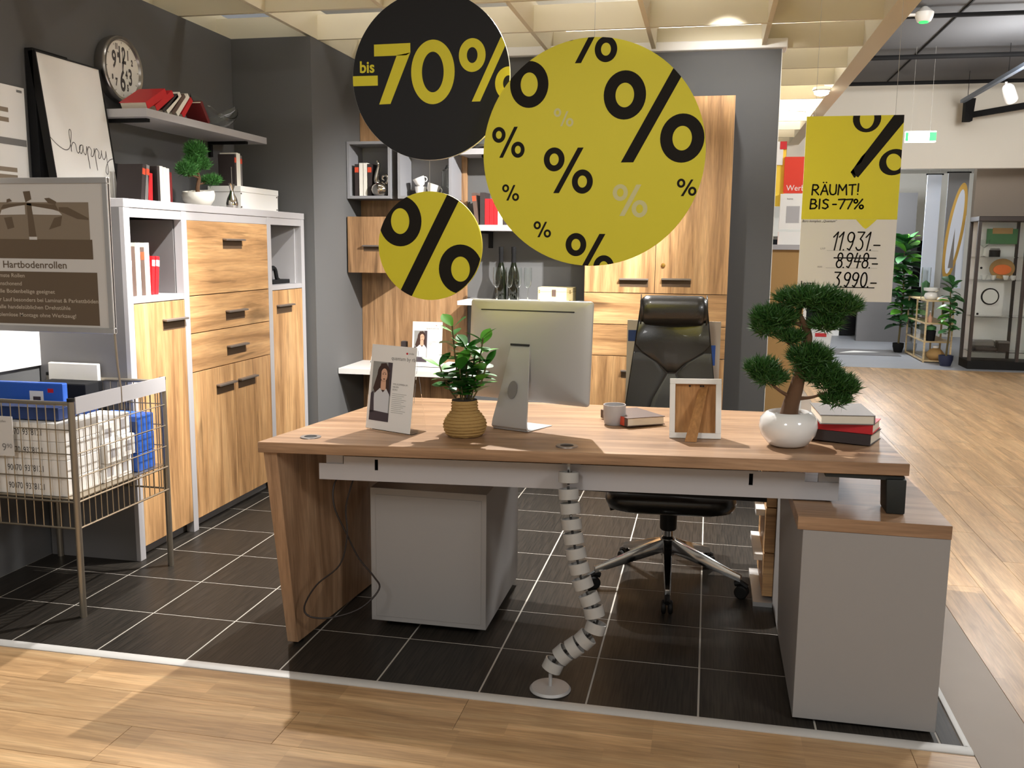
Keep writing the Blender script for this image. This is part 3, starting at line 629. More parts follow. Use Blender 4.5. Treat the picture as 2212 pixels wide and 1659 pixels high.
# black disc "bis -70%"
rk=0.268
t,circ=disc('hanging_disc_sign','black disc sign lettered bis -70% in yellow',(1.437,0.36,1.944),rk,'disc_black','white',2.62)
U=lambda x,y:((x-943)/810*rk,(782-y)/815*rk)
def E(cx,cy,rx,ry): a=U(cx,cy); return (a[0],a[1],rx/810*rk,ry/815*rk)
seven=[SL((362,460),(742,456),(742,548),(700,572),(362,574)),SL((600,570),(742,548),(530,1040),(410,1043))]
printed('numeral',seven,'yellow',t,-0.0008,circ)
printed('numeral',ring_polys(*E(973,742,224,310),*E(973,742,112,195)[2:],n=56),'yellow',t,-0.0008,circ)
printed('percent_mark',pct(E(1375,592,135,160),SL((1372,1035),(1457,1035),(1745,432),(1660,432)),E(1740,868,133,158),0.40,0.47),'yellow',t,-0.0008,circ)
printed('minus_mark',[SL((118,760),(398,760),(398,858),(118,858))],'yellow',t,-0.0008,circ)
x,z=U(205,728); text('bis',0.052,x,z,'yellow',t,-0.0008,0.93,bold=0.0012)
# small yellow disc under it
rs=0.181
t,circ=disc('hanging_disc_sign','smallest yellow disc sign with one black percent mark',(1.434,0.36,1.393),rs,'yellow','yellow',1.69)
U=lambda x,y:((x-816)/384*rs,(1141-y)/393*rs)
def E(cx,cy,rx,ry): a=U(cx,cy); return (a[0],a[1],rx/384*rs,ry/393*rs)
printed('percent_mark',pct(E(597,962,160,183),SL((560,1540),(650,1570),(1050,780),(962,742)),E(1045,1305,160,178),0.43,0.51),'print_black',t,-0.0008,circ)

# hanging price sign over the bonsai
ps=thing('price_sign','tall yellow and white hanging price sign with handwritten prices','sign',(2.688,1.00,1.203))
w_,h_=0.338,0.676
BX('board','sign_white',ps,0.0,w_,0.0,0.003,0.0,h_); 
def Q(x,y): return ((x-52)/855*w_+ (y-900)*0.0, (1595-y)/1560*h_)          # 988x1659 reading frame
yb=[[(0,Q(0,895)[1]),(w_,Q(0,895)[1]),(w_,h_),(0,h_)],[Q(545,896),Q(730,896),Q(660,960),Q(635,975),Q(610,960)]]
printed('yellow_panel',yb,'yellow',ps,-0.0005)
rect=[(0,0),(w_,0),(w_,h_),(0,h_)]
br=[]
br+=ring_polys(*Q(585,60),0.049,0.049,0.025,0.036,28); 
br+=ring_polys(*Q(845,420),0.052,0.046,0.026,0.031,28,rot=0.4)
br+=[[Q(470,500),Q(540,545),Q(960,30),Q(845,0)],[Q(500,460),Q(560,370),Q(600,330),Q(560,420)]]
br+=[[Q(470,500),Q(495,470),Q(520,540),Q(505,548)]]
printed('brush_percent',br,'print_black',ps,-0.0009,rect)
LT={'R':[[(0,0),(0.05,1),(0.45,0.97),(0.58,0.75),(0.42,0.52),(0.06,0.48)],[(0.2,0.48),(0.62,0.0)]],'A':[[(0,0),(0.35,1),(0.68,0.0)],[(0.12,0.36),(0.58,0.36)]],'U':[[(0.03,1),(0.02,0.35),(0.15,0.05),(0.38,0.0),(0.58,0.12),(0.62,0.4),(0.62,1)]],
 'M':[[(0,0),(0.06,1),(0.40,0.42),(0.72,1),(0.80,0)]],'T':[[(0,0.96),(0.62,1.0)],[(0.32,0.98),(0.31,0.0)]],'!':[[(0.12,1.08),(0.10,0.32)],[(0.09,0.06),(0.10,0.05)]],'B':[[(0.0,0),(0.05,1),(0.40,0.96),(0.48,0.75),(0.36,0.55),(0.05,0.52)],[(0.36,0.54),(0.58,0.30),(0.42,0.04),(0.0,0.0)]],
 'I':[[(0.08,1),(0.06,0)]],'S':[[(0.50,0.90),(0.28,1.0),(0.06,0.85),(0.12,0.62),(0.42,0.45),(0.50,0.20),(0.28,0.0),(0.02,0.10)]],'7':[[(0.0,0.97),(0.56,1.0),(0.18,0.0)]],'-':[[(0.02,0.46),(0.32,0.46)]],'%':[arc(0.16,0.80,0.15,0.19,0,360,12),arc(0.66,0.20,0.16,0.19,0,360,12),[(0.72,1.0),(0.10,0.0)]],'.':[[(0,0),(0.01,0)]],' ':[]}
LA={'M':1.0,'!':0.25,'I':0.32,'-':0.5,' ':0.22,'%':0.95,'T':0.75,'B':0.72,'S':0.66,'7':0.66}
def lettered(s,x0,y0,h,width,wd,dots=()):
    tot=sum(LA.get(ch,0.82) for ch in s); X,Z=Q(x0,y0); k=width/tot; P=[]
    for ch in s:
        for st in LT[ch]: P+=stroke([(X+p[0]*k,Z+p[1]*h) for p in st],wd)
        X+=LA.get(ch,0.82)*k
    for dx,dz in dots: P+=stroke([(Q(x0,y0)[0]+dx*k,Z+dz*h),(Q(x0,y0)[0]+(dx+0.02)*k,Z+dz*h)],wd)
    return printed('lettering',P,'print_black',ps,-0.0010)
lettered('RÄUMT!'.replace('Ä','A'),138,688,0.0365,(560-138)/855*w_,0.0056,((1.02,1.22),(1.30,1.22)))
lettered('BIS -77%',128,806,0.0345,(615-128)/855*w_,0.0058)
x,z=Q(62,920); text('Büro komplett „Quantum“',0.0125,x,z,'print_black',ps,-0.0009,0.9,shear=0.2)
x,z=Q(80,1468); text('Jetzt:',0.027,x,z,'print_black',ps,-0.0009,1.0,bold=0.0004)
x,z=Q(75,1512); text('Art.-Nr.: 02056410/24',0.0095,x,z,'text_grey',ps,-0.0009)
x,z=Q(240,1152); text('UVP',0.010,x,z,'text_grey',ps,-0.0009); x,z=Q(222,1306); text('statt',0.010,x,z,'text_grey',ps,-0.0009)
def hline(x0,x1,y,wd): return stroke([Q(x0,y),Q(x1,y)],wd)
printed('rule',hline(300,760,1160,0.0008)+hline(300,760,1308,0.0008)+hline(75,400,1547,0.0006)+hline(75,290,1558,0.0006),'text_grey',ps,-0.0008)
DG={'1':[[(0.05,0.72),(0.5,1.0),(0.28,0.0)]],'9':[arc(0.45,0.72,0.36,0.27,20,380,14)[0:],[(0.80,0.80),(0.66,0.30),(0.42,0.0),(0.18,0.08)]],
 '3':[[(0.12,1.0),(0.85,1.0),(0.45,0.62)],[(0.45,0.62)]+arc(0.42,0.30,0.38,0.30,70,-150,10)],'.':[[(0.02,0.0),(0.05,0.02)]],
 '8':[arc(0.5,0.75,0.30,0.25,0,360,14),arc(0.46,0.25,0.36,0.25,0,360,14)],'4':[[(0.35,1.0),(0.08,0.42),(0.9,0.42)],[(0.72,0.85),(0.50,0.0)]],
 '0':[arc(0.48,0.5,0.36,0.5,0,360,18)],'-':[[(0.1,0.28),(0.75,0.28)]]}
AD={'1':0.62,'.':0.28,'-':0.7}
def handwritten(s,x0,y0,h,wd,parent,asp=0.62):
    X,Z=Q(x0,y0); P=[]
    for c in s:
        for st in DG[c]: P+=stroke([(X+(p[0]+p[1]*0.12)*h*asp,Z+p[1]*h) for p in st],wd)
        X+=AD.get(c,1.02)*h*asp
    return printed('handwritten_price',P,'print_black',parent,-0.0010)
handwritten('11.931.-',345,1155,0.066,0.0050,ps,0.487); handwritten('8.948.-',385,1305,0.054,0.0050,ps,0.507); handwritten('3.990.-',370,1468,0.053,0.0052,ps,0.537)
printed('strike_line',hline(370,745,1222,0.0045),'print_black',ps,-0.0011); printed('rule',hline(285,745,1474,0.0035),'print_black',ps,-0.0009)
for x in (0.03,w_-0.03): MB().tube([(x,0.0015,h_-0.004),(x,0.0015,2.62-1.203)],0.0007,4).obj('cord','clear_plastic',ps)

# ================================================================== WIRE BASKET CART
ct=thing('wire_basket','metal wire sales basket on four legs filled with caster boxes','basket',(-0.44,0.247,0.0))
CW,CD,CH=0.548,0.582,0.832
for x,y in ((CW,0.0),(CW,CD),(0.0,0.0),(0.0,CD)):
    MB().tube([(x,y,0.0),(x,y,CH-0.012)],0.0125,12).obj('leg','metal_post',ct); MB().lathe([(0.0135,0.0),(0.0135,0.012)],c=(x,y,CH-0.0118),seg=12).obj('leg_cap','black',ct)
BX('rim_panel','grey_lac',ct,CW+0.0128,CW+0.0165,0.005,CD-0.005,CH-0.058,CH+0.004)
MB().tube([(0.0,-0.004,CH-0.02),(CW,-0.004,CH-0.02)],0.008,10).obj('rim_rod','metal_post',ct); MB().tube([(0.0,CD,CH-0.02),(CW,CD,CH-0.02)],0.008,10).obj('rim_rod','metal_post',ct)
BT=0.345; SH=0.455       # bottom rail and shelf height
def wires(name,n,a,b,pts):
    for k in range(n):
        p=pts(a+(b-a)*k/(n-1)); MB().tube(p,0.0022,6).obj(name,'metal_wire',ct)
wires('wire',14,0.035,CW-0.03,lambda x:[(x,-0.004,BT),(x,-0.004,CH-0.025)])
wires('wire',16,0.03,CD-0.03,lambda y:[(CW+0.004,y,BT),(CW+0.004,y,CH-0.05)])
wires('wire',14,0.035,CW-0.03,lambda x:[(x,CD+0.004,BT),(x,CD+0.004,CH-0.025)])
for z in (BT,0.445,0.535,0.625,0.715):
    r_=0.0042 if z in (BT,0.445) else 0.0024
    MB().tube([(0,-0.008,z),(CW,-0.008,z)],r_,6).obj('rail','metal_wire',ct); MB().tube([(CW+0.008,0,z),(CW+0.008,CD,z)],r_,6).obj('rail','metal_wire',ct); MB().tube([(0,CD+0.008,z),(CW,CD+0.008,z)],r_,6).obj('rail','metal_wire',ct)
BX('basket_floor','metal_wire',ct,0.0,CW,0.0,CD,SH-0.004,SH)
tg=tag(BX('price_card','sign_white',None,-0.270,-0.128,0.228,0.2305,0.608,0.757),'white price card clipped to the front of the wire basket','price card')
text('9',0.040,-0.178,0.628,'text_grey',tg,0.2272); text('90',0.024,-0.158,0.638,'text_grey',tg,0.2272); text('Rollen',0.012,-0.185,0.735,'text_grey',tg,0.2272)
# boxes inside
def carton(label,mat,loc,rot,w,d,h,txt=None,group=None,stripe=None):
    b=thing('carton',label,'box',loc,rot,group)
    MB().box(0,w,0,d,0,h).obj('body',mat,b,bevel=0.0015,smooth=0)
    BX('flap',mat,b,0.002,w-0.002,0.002,d*0.5-0.0006,h+0.0002,h+0.0018); BX('flap',mat,b,0.002,w-0.002,d*0.5+0.0006,d-0.002,h+0.0002,h+0.0018)
    if stripe: BX('print',stripe[0],b,*stripe[1:])
    if txt: text(txt,0.034,0.135,h*0.32,'clock_num',b,-0.0009,0.72)
    return b
zc=SH+0.001
nums=['9007019378121','9007019378121','9007019378121','9007019378121']
for i in range(4):
    carton(['white carton with printed number, lowest at the front of the wire basket','white carton with printed number, second up at the front of the basket','white carton with printed number, third up at the front of the basket','white carton with printed number, topmost at the front of the basket'][i],'white',(-0.325,0.262,zc+i*0.069),0,0.385,0.20,0.066,nums[i],'numbered white cartons in the basket')
k=0
for r,(y,hh) in enumerate(((0.470,0.075),(0.565,0.082))):
    for i in range(3):
        k+=1
        carton(['small white carton behind the front cartons, bottom of its stack','small white carton behind the front cartons, middle of its stack','small white carton behind the front cartons, top of its stack','small white carton towards the back of the basket, bottom of its stack','small white carton towards the back of the basket, middle of its stack','small white carton towards the back of the basket, top of its stack'][k-1],'white',(-0.07+0.02*(i%2),y,zc+i*(hh+0.004)),0.0,0.135,0.085,hh,None,'small white cartons in the basket',('grey_lac',0.1352,0.1358,0.02,0.06,0.02,hh-0.02))
for i in range(3):
    carton(['blue carton at the rear end of the basket, lowest','blue carton at the rear end of the basket, middle','blue carton at the rear end of the basket, topmost'][i],'blue',(-0.14+0.015*i,0.665,zc+i*0.078),0.0,0.225-0.015*i,0.12,0.074,None,'blue cartons at the rear of the basket',('blue_dark',0.02,0.2,-0.0008,-0.0001,0.01,0.055))
for i,(x,y,z,w,d,h,rz,m,l) in enumerate(((-0.33,0.285,zc+0.279,0.34,0.15,0.045,0.05,'blue_dark','dark blue carton lying on the white cartons at the front of the basket'),(-0.35,0.50,zc+0.27,0.26,0.17,0.06,-0.03,'blue_dark','dark blue carton lying in the middle of the basket'),(-0.40,0.68,zc+0.20,0.24,0.12,0.13,0.04,'black_matte','black carton standing at the back of the basket'))):
    carton(l,m,(x,y,z if i<1 else SH+0.002),rz,w,d,h if i<1 else h+0.22,None,'dark cartons in the basket')
cb=carton('bright blue carton with a printed chair photo sticking out of the basket','blue',(-0.40,0.463,SH+0.003),R(2),0.30,0.03,0.385,None,'dark cartons in the basket',('white',0.155,0.215,-0.0008,-0.0001,0.31,0.355)); BX('print','red',cb,0.235,0.26,-0.0008,-0.0001,0.350,0.366); BX('print','photo_dark',cb,0.170,0.203,-0.0012,-0.0009,0.312,0.333)
carton('plain cream carton sticking up at the back of the basket','white_book',(-0.42,0.80,SH+0.003),0,0.24,0.02,0.42,None,'dark cartons in the basket')
# poster frame on the basket
sg=thing('poster_frame','framed grey caster poster lettered Hartbodenrollen standing over the wire basket','poster',(-0.455,0.50,1.045))
fw_,fh=0.583,0.592
BX('backing','sign_white',sg,0.0,fw_,0.0,0.006,0.0,fh)
for b in ((0,fw_,0,0.022),(0,fw_,fh-0.022,fh),(0,0.022,0.0221,fh-0.0221),(fw_-0.022,fw_,0.0221,fh-0.0221)): BX('frame','alu',sg,b[0],b[1],-0.008,0.012,b[2],b[3],bevel=0.002)
V=lambda x,y:((x/1232*260)/248*0.513+0.066, (1610-y)/1600*fh)                 # reading frame 1232x1659, left edge at x=-0.387
def rc(x0,y0,x1,y1): a=V(x0,y0);b=V(x1,y1); return [(a[0],b[1]),(b[0],b[1]),(b[0],a[1]),(a[0],a[1])]
printed('photo_print',[rc(-90,260,985,840)],'sign_mid',sg,-0.0006); printed('photo_print',[rc(-90,640,1005,842)],'sign_dark',sg,-0.0008)
sh=[[V(90,390),V(110,340),V(220,305),V(350,290),V(350,385)],[V(420,385),V(420,290),V(560,310),V(690,355),V(720,390)]]
printed('photo_print',sh,'sign_white',sg,-0.0009)
dkp=[[V(370,270),V(415,270),V(450,620),V(375,620)],[V(340,150),V(410,145),V(420,230),V(360,260)],[V(550,220),V(600,215),V(670,255),V(660,285),V(590,270)],[V(690,310),V(780,310),V(980,420),V(980,440),V(870,430),V(690,350)],[V(-60,340),V(90,320),V(100,360),V(-60,420)],[V(170,230),V(200,222),V(225,250),V(165,262)],[V(130,420),V(210,410),V(230,520),V(160,540)],[V(640,420),V(720,400),V(700,500),V(580,540)],[V(130,285),V(350,265),V(660,285),V(690,345),V(350,285),V(100,330)]]
printed('photo_print',dkp,'sign_dark',sg,-0.0011)
printed('photo_print',[rc(375,615,455,645)],'sign_white',sg,-0.0013); printed('photo_print',[rc(930,115,965,160)],'sign_white',sg,-0.0010)
printed('text_panel',[rc(-90,978,1035,1530)],'sign_dark',sg,-0.0006)
x,z=V(80,940); text('Hartbodenrollen',0.0385,x,z,'sign_dark',sg,-0.0008,1.10,bold=0.0004)
lines=[('bremste Rollen',1040,-35,300),('bodenschonend',1125,-60,265),('für alle Bodenbeläge geeignet',1205,-70,600),('leiser Lauf besonders bei Laminat & Parkettböden',1295,-70,1030),('für alle handelsüblichen Drehstühle',1372,-70,748),('problemlose Montage ohne Werkzeug!',1455,-70,800)]
for s,y,x0,x1 in lines:
    a=V(x0,y); o=text(s,0.0215,0,0,'sign_text',sg,-0.0009,1.0,bold=0.0002); me=o.data
    xs=[v.co.x for v in me.vertices]; wd=max(xs)-min(xs); k=(V(x1,0)[0]-a[0])/wd
    for v in me.vertices: v.co.x=a[0]+(v.co.x-min(xs))*k; v.co.z+=a[1]
MB().tube([(0.567,0.016,fh*0.5),(0.567,0.016,0.0),(0.571,0.018,-0.12),(0.571,0.018,-0.125),(0.577,0.022,-0.213),(0.577,0.022,-0.30)],0.0045,8).obj('pole','metal_post',sg)
# ================================================================== BOOKS AND DECORATION
def book(label,mat,loc,rot,t,h,d,group,band=None,pages='pages'):
    """spine faces local -y, thickness along x, height along z"""
    b=thing('book',label,'book',loc,rot,group); c=0.0022
    MB().box(0,c,0,d,0,h).box(t-c,t,0,d,0,h).box(c,t-c,0,c,0,h).obj('cover',mat,b,smooth=0)
    BX('pages',pages,b,c+0.0002,t-c-0.0002,c+0.0003,d-0.004,0.003,h-0.003)
    if band: BX('band',band,b,-0.0004,t+0.0004,-0.0006,-0.0001,h*0.74,h*0.90)
    return b
def row(items,place,rot,group,gap=0.001):
    """items: (label,mat,thickness,height,depth,lean_deg,band); place(x)->loc of the lower left edge"""
    x=0
    for lab,mat,t,h,d,lean,band in items:
        book(lab,mat,place(x),(0,R(lean),rot),t,h,d,group,band)
        x+=t/max(0.3,math.cos(R(lean)))+gap+(0.0 if not lean else 0.0)
ZT=1.5785
# highboard top
PL=PI/2
row([('dark book with orange band leaning by the picture on the highboard','dark_book',0.024,0.178,0.13,9,'orange_band'),('grey book with orange band leaning on the red book','grey_book',0.024,0.178,0.13,9,'orange_band'),
     ('red book on the highboard top between grey and dark books','red',0.034,0.140,0.12,3,None)],lambda x:(-0.22,1.232+x,ZT+0.0005),PL,'books on the highboard top',0.006)
row([('dark brown book standing on the highboard top','dark_book',0.020,0.176,0.13,0,None),('white book beside the dark brown book on the highboard top','white_book',0.027,0.178,0.13,0,None),('white book in the middle of the highboard top row','white_book',0.026,0.175,0.13,0,None),('white book beside the dark red book on the highboard top','white_book',0.026,0.172,0.13,0,None),('dark red book ending the row on the highboard top','dark_red',0.020,0.155,0.12,0,None)],lambda x:(-0.22,1.372+x,ZT+0.0005),PL,'books on the highboard top')
bk=thing('photo_album','black album standing upright behind the leaning grey books','album',(-0.44,1.335,ZT+0.0005),PL)
BX('cover','black',bk,0,0.20,0,0.018,0,0.19,bevel=0.002); BX('pages','pages',bk,0.2003,0.202,0.004,0.014,0.004,0.18)
# white tilted bowl with small pine bonsai
def needle_pad(name,mat,parent,c,r,n,ln,seed):
    rnd=random.Random(seed); mb=MB()
    for k in range(n):
        while True:
            p=Vector((rnd.uniform(-1,1),rnd.uniform(-1,1),rnd.uniform(-1,1)))
            if p.length<1: break
        p=p*(0.55+0.45*rnd.random()) if p.length<0.5 else p
        base=Vector((c[0]+p.x*r[0],c[1]+p.y*r[1],c[2]+p.z*r[2]))
        d=(Vector((p.x*0.8,p.y*0.8,0.45+p.z*0.6))+Vector((rnd.uniform(-1,1),rnd.uniform(-1,1),rnd.uniform(-0.6,1)))*0.75).normalized()
        s=d.cross(Vector((rnd.uniform(-1,1),rnd.uniform(-1,1),rnd.uniform(-1,1)))).normalized()*ln*0.075
        tip=base+d*ln*rnd.uniform(0.6,1.15)
        mb.add([base-s,base+s,tip],[(0,1,2)])
    o=mb.obj(name,mat,parent,fix=False,smooth=0); o['kind']='stuff'; return o
sbz=thing('potted_pine','small artificial pine bonsai in a tilted white bowl on the highboard','plant',(-0.26,1.80,ZT+0.0005),R(90))
prof=[]
mb=MB(); rings=[]
for z,r in ((0.0,0.040),(0.012,0.062),(0.04,0.080),(0.065,0.084),(0.085,0.078)):
    rings.append([(r*math.cos(a),r*math.sin(a),z*(1+0.12*math.cos(a))) for a in [2*PI*k/28 for k in range(28)]])
for z,r in ((0.083,0.072),(0.060,0.070)): rings.append([(r*math.cos(a),r*math.sin(a),z*(1+0.12*math.cos(a))) for a in [2*PI*k/28 for k in range(28)]])
mb.loft(rings).obj('bowl','cream_ceramic',sbz,smooth=60)
MB().tube(smooth_path([(0,0,0.055),(-0.005,0,0.10),(0.012,0,0.15),(-0.005,0.0,0.19),(-0.02,0,0.24)],5),[0.013-0.008*i/20 for i in range(21)],8).obj('trunk','bark',sbz)
MB().tube(smooth_path([(-0.003,0,0.12),(0.04,0.0,0.125),(0.075,0,0.135)],4),0.005,6).obj('branch','bark',sbz); MB().tube(smooth_path([(0.008,0,0.15),(-0.04,0.0,0.16),(-0.085,0,0.155)],4),0.005,6).obj('branch','bark',sbz)
for i,(c,r,n) in enumerate((((-0.01,0,0.285),(0.062,0.05,0.045),1500),((0.025,0,0.225),(0.06,0.05,0.032),1100),((-0.10,0,0.185),(0.060,0.05,0.034),1100),((0.10,-0.02,0.145),(0.058,0.045,0.024),900),((-0.045,0,0.225),(0.05,0.04,0.03),700))): needle_pad('foliage','needles_soft',sbz,c,r,n,0.028,40+i)
# silver twin-neck vase
vs=thing('silver_vase','small silver bottle vase with forked neck on the highboard','vase',(-0.17,1.985,ZT+0.0005))
MB().lathe([(0.0,0.0),(0.024,0.0),(0.030,0.010),(0.032,0.030),(0.026,0.055),(0.012,0.085),(0.009,0.10)],seg=24).obj('body','silver',vs,smooth=60)
for s,h in ((-1,0.135),(1,0.130)): MB().tube(smooth_path([(0,0,0.095),(0,s*0.010,0.112),(0,s*0.022,h)],5),[0.0075]*11,10).obj('neck','silver',vs)
MB().tube([(0,0.004,0.10),(0,0.002,0.21),(0,0.002,0.222)],[0.0016,0.0016,0.004],6).obj('stem','silver',vs)
# white storage box with lid, books on it
wb=thing('storage_box','white lidded storage box with metal corners on the highboard','box',(-0.175,2.095,ZT+0.0005),PL)
BX('body','white',wb,0.003,0.452,0.003,0.197,0.0,0.098,bevel=0.001); BX('lid','white',wb,0.0,0.455,0.0,0.20,0.0985,0.130,bevel=0.0015)
for z in (0.012,0.085): 
    for x in (0.0,0.43): BX('corner_stud','steel',wb,x+0.001,x+0.012,0.0012,0.0028,z,z+0.008)
row([('black book with red band on the white storage box','dark_book',0.020,0.176,0.10,0,'orange_band'),('white book on the white storage box beside the black book','white_book',0.022,0.186,0.10,0,None),('white book on the white storage box, inner one','white_book',0.020,0.184,0.10,0,None),('dark grey book with red band on the white storage box','grey_book',0.020,0.174,0.10,0,'orange_band')],lambda x:(-0.24,2.155+x,ZT+0.1310),PL,'books on the storage box')
# left niche books
row([('short red book at the left end of the highboard niche','red',0.022,0.172,0.14,2,'white'),('dark brown book in the highboard niche','brown_book',0.028,0.215,0.15,0,None),('white book beside the dark brown book in the highboard niche','white_book',0.034,0.232,0.15,0,None),('brown book with orange band in the highboard niche','brown_book',0.026,0.212,0.15,0,'orange_band'),('white book beside the red books in the highboard niche','white_book',0.034,0.232,0.15,0,None)],lambda x:(-0.098,0.930+x,1.1628),PL,'books in the highboard niche',0.004)
row([('red book leaning against the white book in the highboard niche','red',0.022,0.172,0.14,5,'white'),('last red book leaning in the highboard niche','red',0.025,0.172,0.14,7,'white')],lambda x:(-0.098,1.098+x,1.1648),PL,'books in the highboard niche',0.004)
# right niche sculpture
sc=thing('sculpture','small black looped sculpture on a block in the highboard niche','sculpture',(-0.150,2.470,1.1625),PL)
BX('block','black_matte',sc,-0.13,0.09,-0.03,0.03,0.0,0.024,bevel=0.002)
MB().tube(smooth_path([(-0.10,0,0.022),(-0.105,0,0.07),(-0.075,0,0.095),(-0.04,0,0.08),(-0.02,0,0.03),(0.0,0,0.022)],6),0.012,10).obj('loop','black_matte',sc)
# items on the long wall shelf: leaning books and glass bowl
zs=2.0122
for i,(lab,mat,y,t,h,lean,d) in enumerate((('red book lying tilted at the end of the long wall shelf','red',1.330,0.034,0.185,62,0.14),('red book leaning over the tilted red book on the long shelf','red',1.405,0.030,0.175,58,0.13),('dark brown book leaning between red and white on the long shelf','dark_book',1.465,0.018,0.165,55,0.13),('white book leaning beside the red books on the long shelf','white_book',1.498,0.024,0.160,50,0.12),('brown book leaning between the two white books on the long shelf','brown_book',1.545,0.020,0.155,48,0.12),('white book leaning beside the small red book on the long shelf','white_book',1.582,0.024,0.155,46,0.12),('small red book leaning on the long wall shelf','red',1.632,0.026,0.130,44,0.11))):
    L=R(lean); book(lab,mat,(-0.235,y,zs+t*math.sin(L)),(0,L,PL),t,h,d,'books on the long wall shelf')
book('dark red book leaning the other way by the glass bowl','dark_red',(-0.235,1.885,zs+0.0005),(0,R(-38),PL),0.022,0.12,0.11,'books on the long wall shelf')
gb=thing('glass_bowl','large clear glass boat-shaped bowl on the long wall shelf','bowl',(-0.34,2.14,zs+0.0005),PL)
rings=[]
for k in range(15):
    u=-1+2*k/14; x=u*0.235; rise=0.115*abs(u)**1.6; wd=0.085*(1-abs(u)**2.4)+0.004; ring=[]
    zb=0.006+rise*0.75
    for j in range(9): a=PI*j/8; ring.append((x,-wd*math.cos(a),zb+0.055*(1-math.sin(a)*0.95)*1.0*(0.5+0.5*(1-abs(u)))+rise*0.35))
    for j in range(8,-1,-1): a=PI*j/8; ring.append((x,-wd*0.93*math.cos(a),0.004+zb+0.055*(1-math.sin(a)*0.90)*1.0*(0.5+0.5*(1-abs(u)))+rise*0.35))
    rings.append(ring)
MB().loft(rings).obj('shell','glass',gb,smooth=60); MB().lathe([(0.03,0.0),(0.034,0.002),(0.026,0.012)],seg=20).obj('foot','glass',gb)
# wall clock
ck=thing('wall_clock','round steel wall clock with oversized numerals on the dark wall','clock',(-0.4985,1.485,2.222),PL)
circ=lambda r,n=48:[(r*math.cos(2*PI*k/n),r*math.sin(2*PI*k/n)) for k in range(n)]
mb=MB(); prof=[(0.150,0.0),(0.155,-0.02),(0.155,-0.052),(0.150,-0.058),(0.137,-0.056),(0.132,-0.044)]; vsn=[];n=56
rings=[[(r*math.cos(2*PI*k/n),y,r*math.sin(2*PI*k/n)) for k in range(n)] for r,y in prof]
mb.loft(rings).obj('case','steel',ck,smooth=50)
MB().prism(circ(0.1315),'y',-0.0458,-0.0445).obj('dial','clock_face',ck,smooth=0)
def num(s,x,z,size,xs=0.62,b=0.0028): text(s,size*1.12,x,z-size*0.39,'clock_num',ck,-0.0464,xs,'CENTER',b,'numeral')
for s,x,z,sz in (('12',-0.002,0.066,0.095),('9',-0.062,0.038,0.100),('6',-0.002,-0.052,0.125),('3',0.060,-0.028,0.095),('1',0.047,0.072,0.055),('11',-0.040,0.100,0.030),('10',-0.030,0.062,0.026),('2',0.078,0.042,0.034),('4',0.030,-0.020,0.045),('5',0.036,-0.082,0.036),('7',-0.052,-0.066,0.042),('8',-0.080,-0.046,0.026)): num(s,x,z,sz)
printed('minute_marks',[p for k in range(12) for p in stroke([(0.118*math.cos(k*PI/6),0.118*math.sin(k*PI/6)),(0.125*math.cos(k*PI/6),0.125*math.sin(k*PI/6))],0.003)],'clock_num',ck,-0.0464)
printed('hand',stroke([(0,-0.01),(0.012,0.055)],0.005),'black',ck,-0.0480); printed('hand',stroke([(0,-0.012),(0.004,0.088)],0.0035),'black',ck,-0.0486)
# leaning "happy" picture and a black slab painting the shade behind it
hp=thing('happy_picture','white picture lettered happy in a thin black frame leaning on the highboard','picture',(-0.372,0.872,ZT+0.0052),(R(-7.2),0,PL))
pw,ph=0.428,0.612
for b in ((0,pw,0,0.006),(0,pw,ph-0.006,ph),(0,0.006,0.0061,ph-0.0061),(pw-0.006,pw,0.0061,ph-0.0061)): BX('frame','black',hp,b[0],b[1],-0.004,0.030,b[2],b[3])
BX('sheet','white_paper',hp,0.0061,pw-0.0061,0.0,0.028,0.0061,ph-0.0061)
hx=[(-2.2,0.95),(-1.5,0.35),(-0.7,0.0),(-0.1,0.25),(0.25,1.1),(0.48,2.05),(0.33,2.3),(0.18,1.9),(0.16,0.8),(0.14,0.0),(0.2,0.5),(0.5,1.0),(0.78,0.85),(0.80,0.25),(0.95,0.0),(1.2,0.35),(1.35,0.85),(1.6,0.98),(1.3,0.85),(1.15,0.4),(1.3,0.02),(1.58,0.45),(1.68,0.95),(1.66,0.3),(1.85,0.02),(2.05,0.5),(2.15,0.95),(2.15,0.0),(2.15,-1.35),(2.13,0.0),(2.2,0.6),(2.45,1.0),(2.7,0.65),(2.55,0.1),(2.75,0.05),(3.0,0.5),(3.1,0.95),(3.1,0.0),(3.1,-1.35),(3.08,0.0),(3.15,0.6),(3.4,1.0),(3.65,0.65),(3.5,0.1),(3.7,0.05),(3.98,0.6),(4.05,0.95),(4.02,0.35),(4.2,0.02),(4.5,0.4),(4.62,0.98),(4.6,0.0),(4.58,-1.0),(4.4,-1.55),(4.2,-1.25),(4.5,-0.45),(4.95,0.1),(5.45,0.35)]
sx=(pw-0.014)/(5.45+2.2)
printed('script',stroke([(0.007+(a+2.2)*sx,0.215+b*0.042-0.004*(a+2.2)) for a,b in smooth_path(hx,4)],0.0042),'text_grey',hp,-0.0006)
cv=thing('gap_shade_slab','black slab painting the gap shade against the wall behind the happy picture','picture',(-0.4555,0.872,ZT+0.0005),PL)
BX('shade_slab','black_matte',cv,0,0.22,0,0.040,0,0.622,bevel=0.002)  # black slab added for the shade between picture and wall
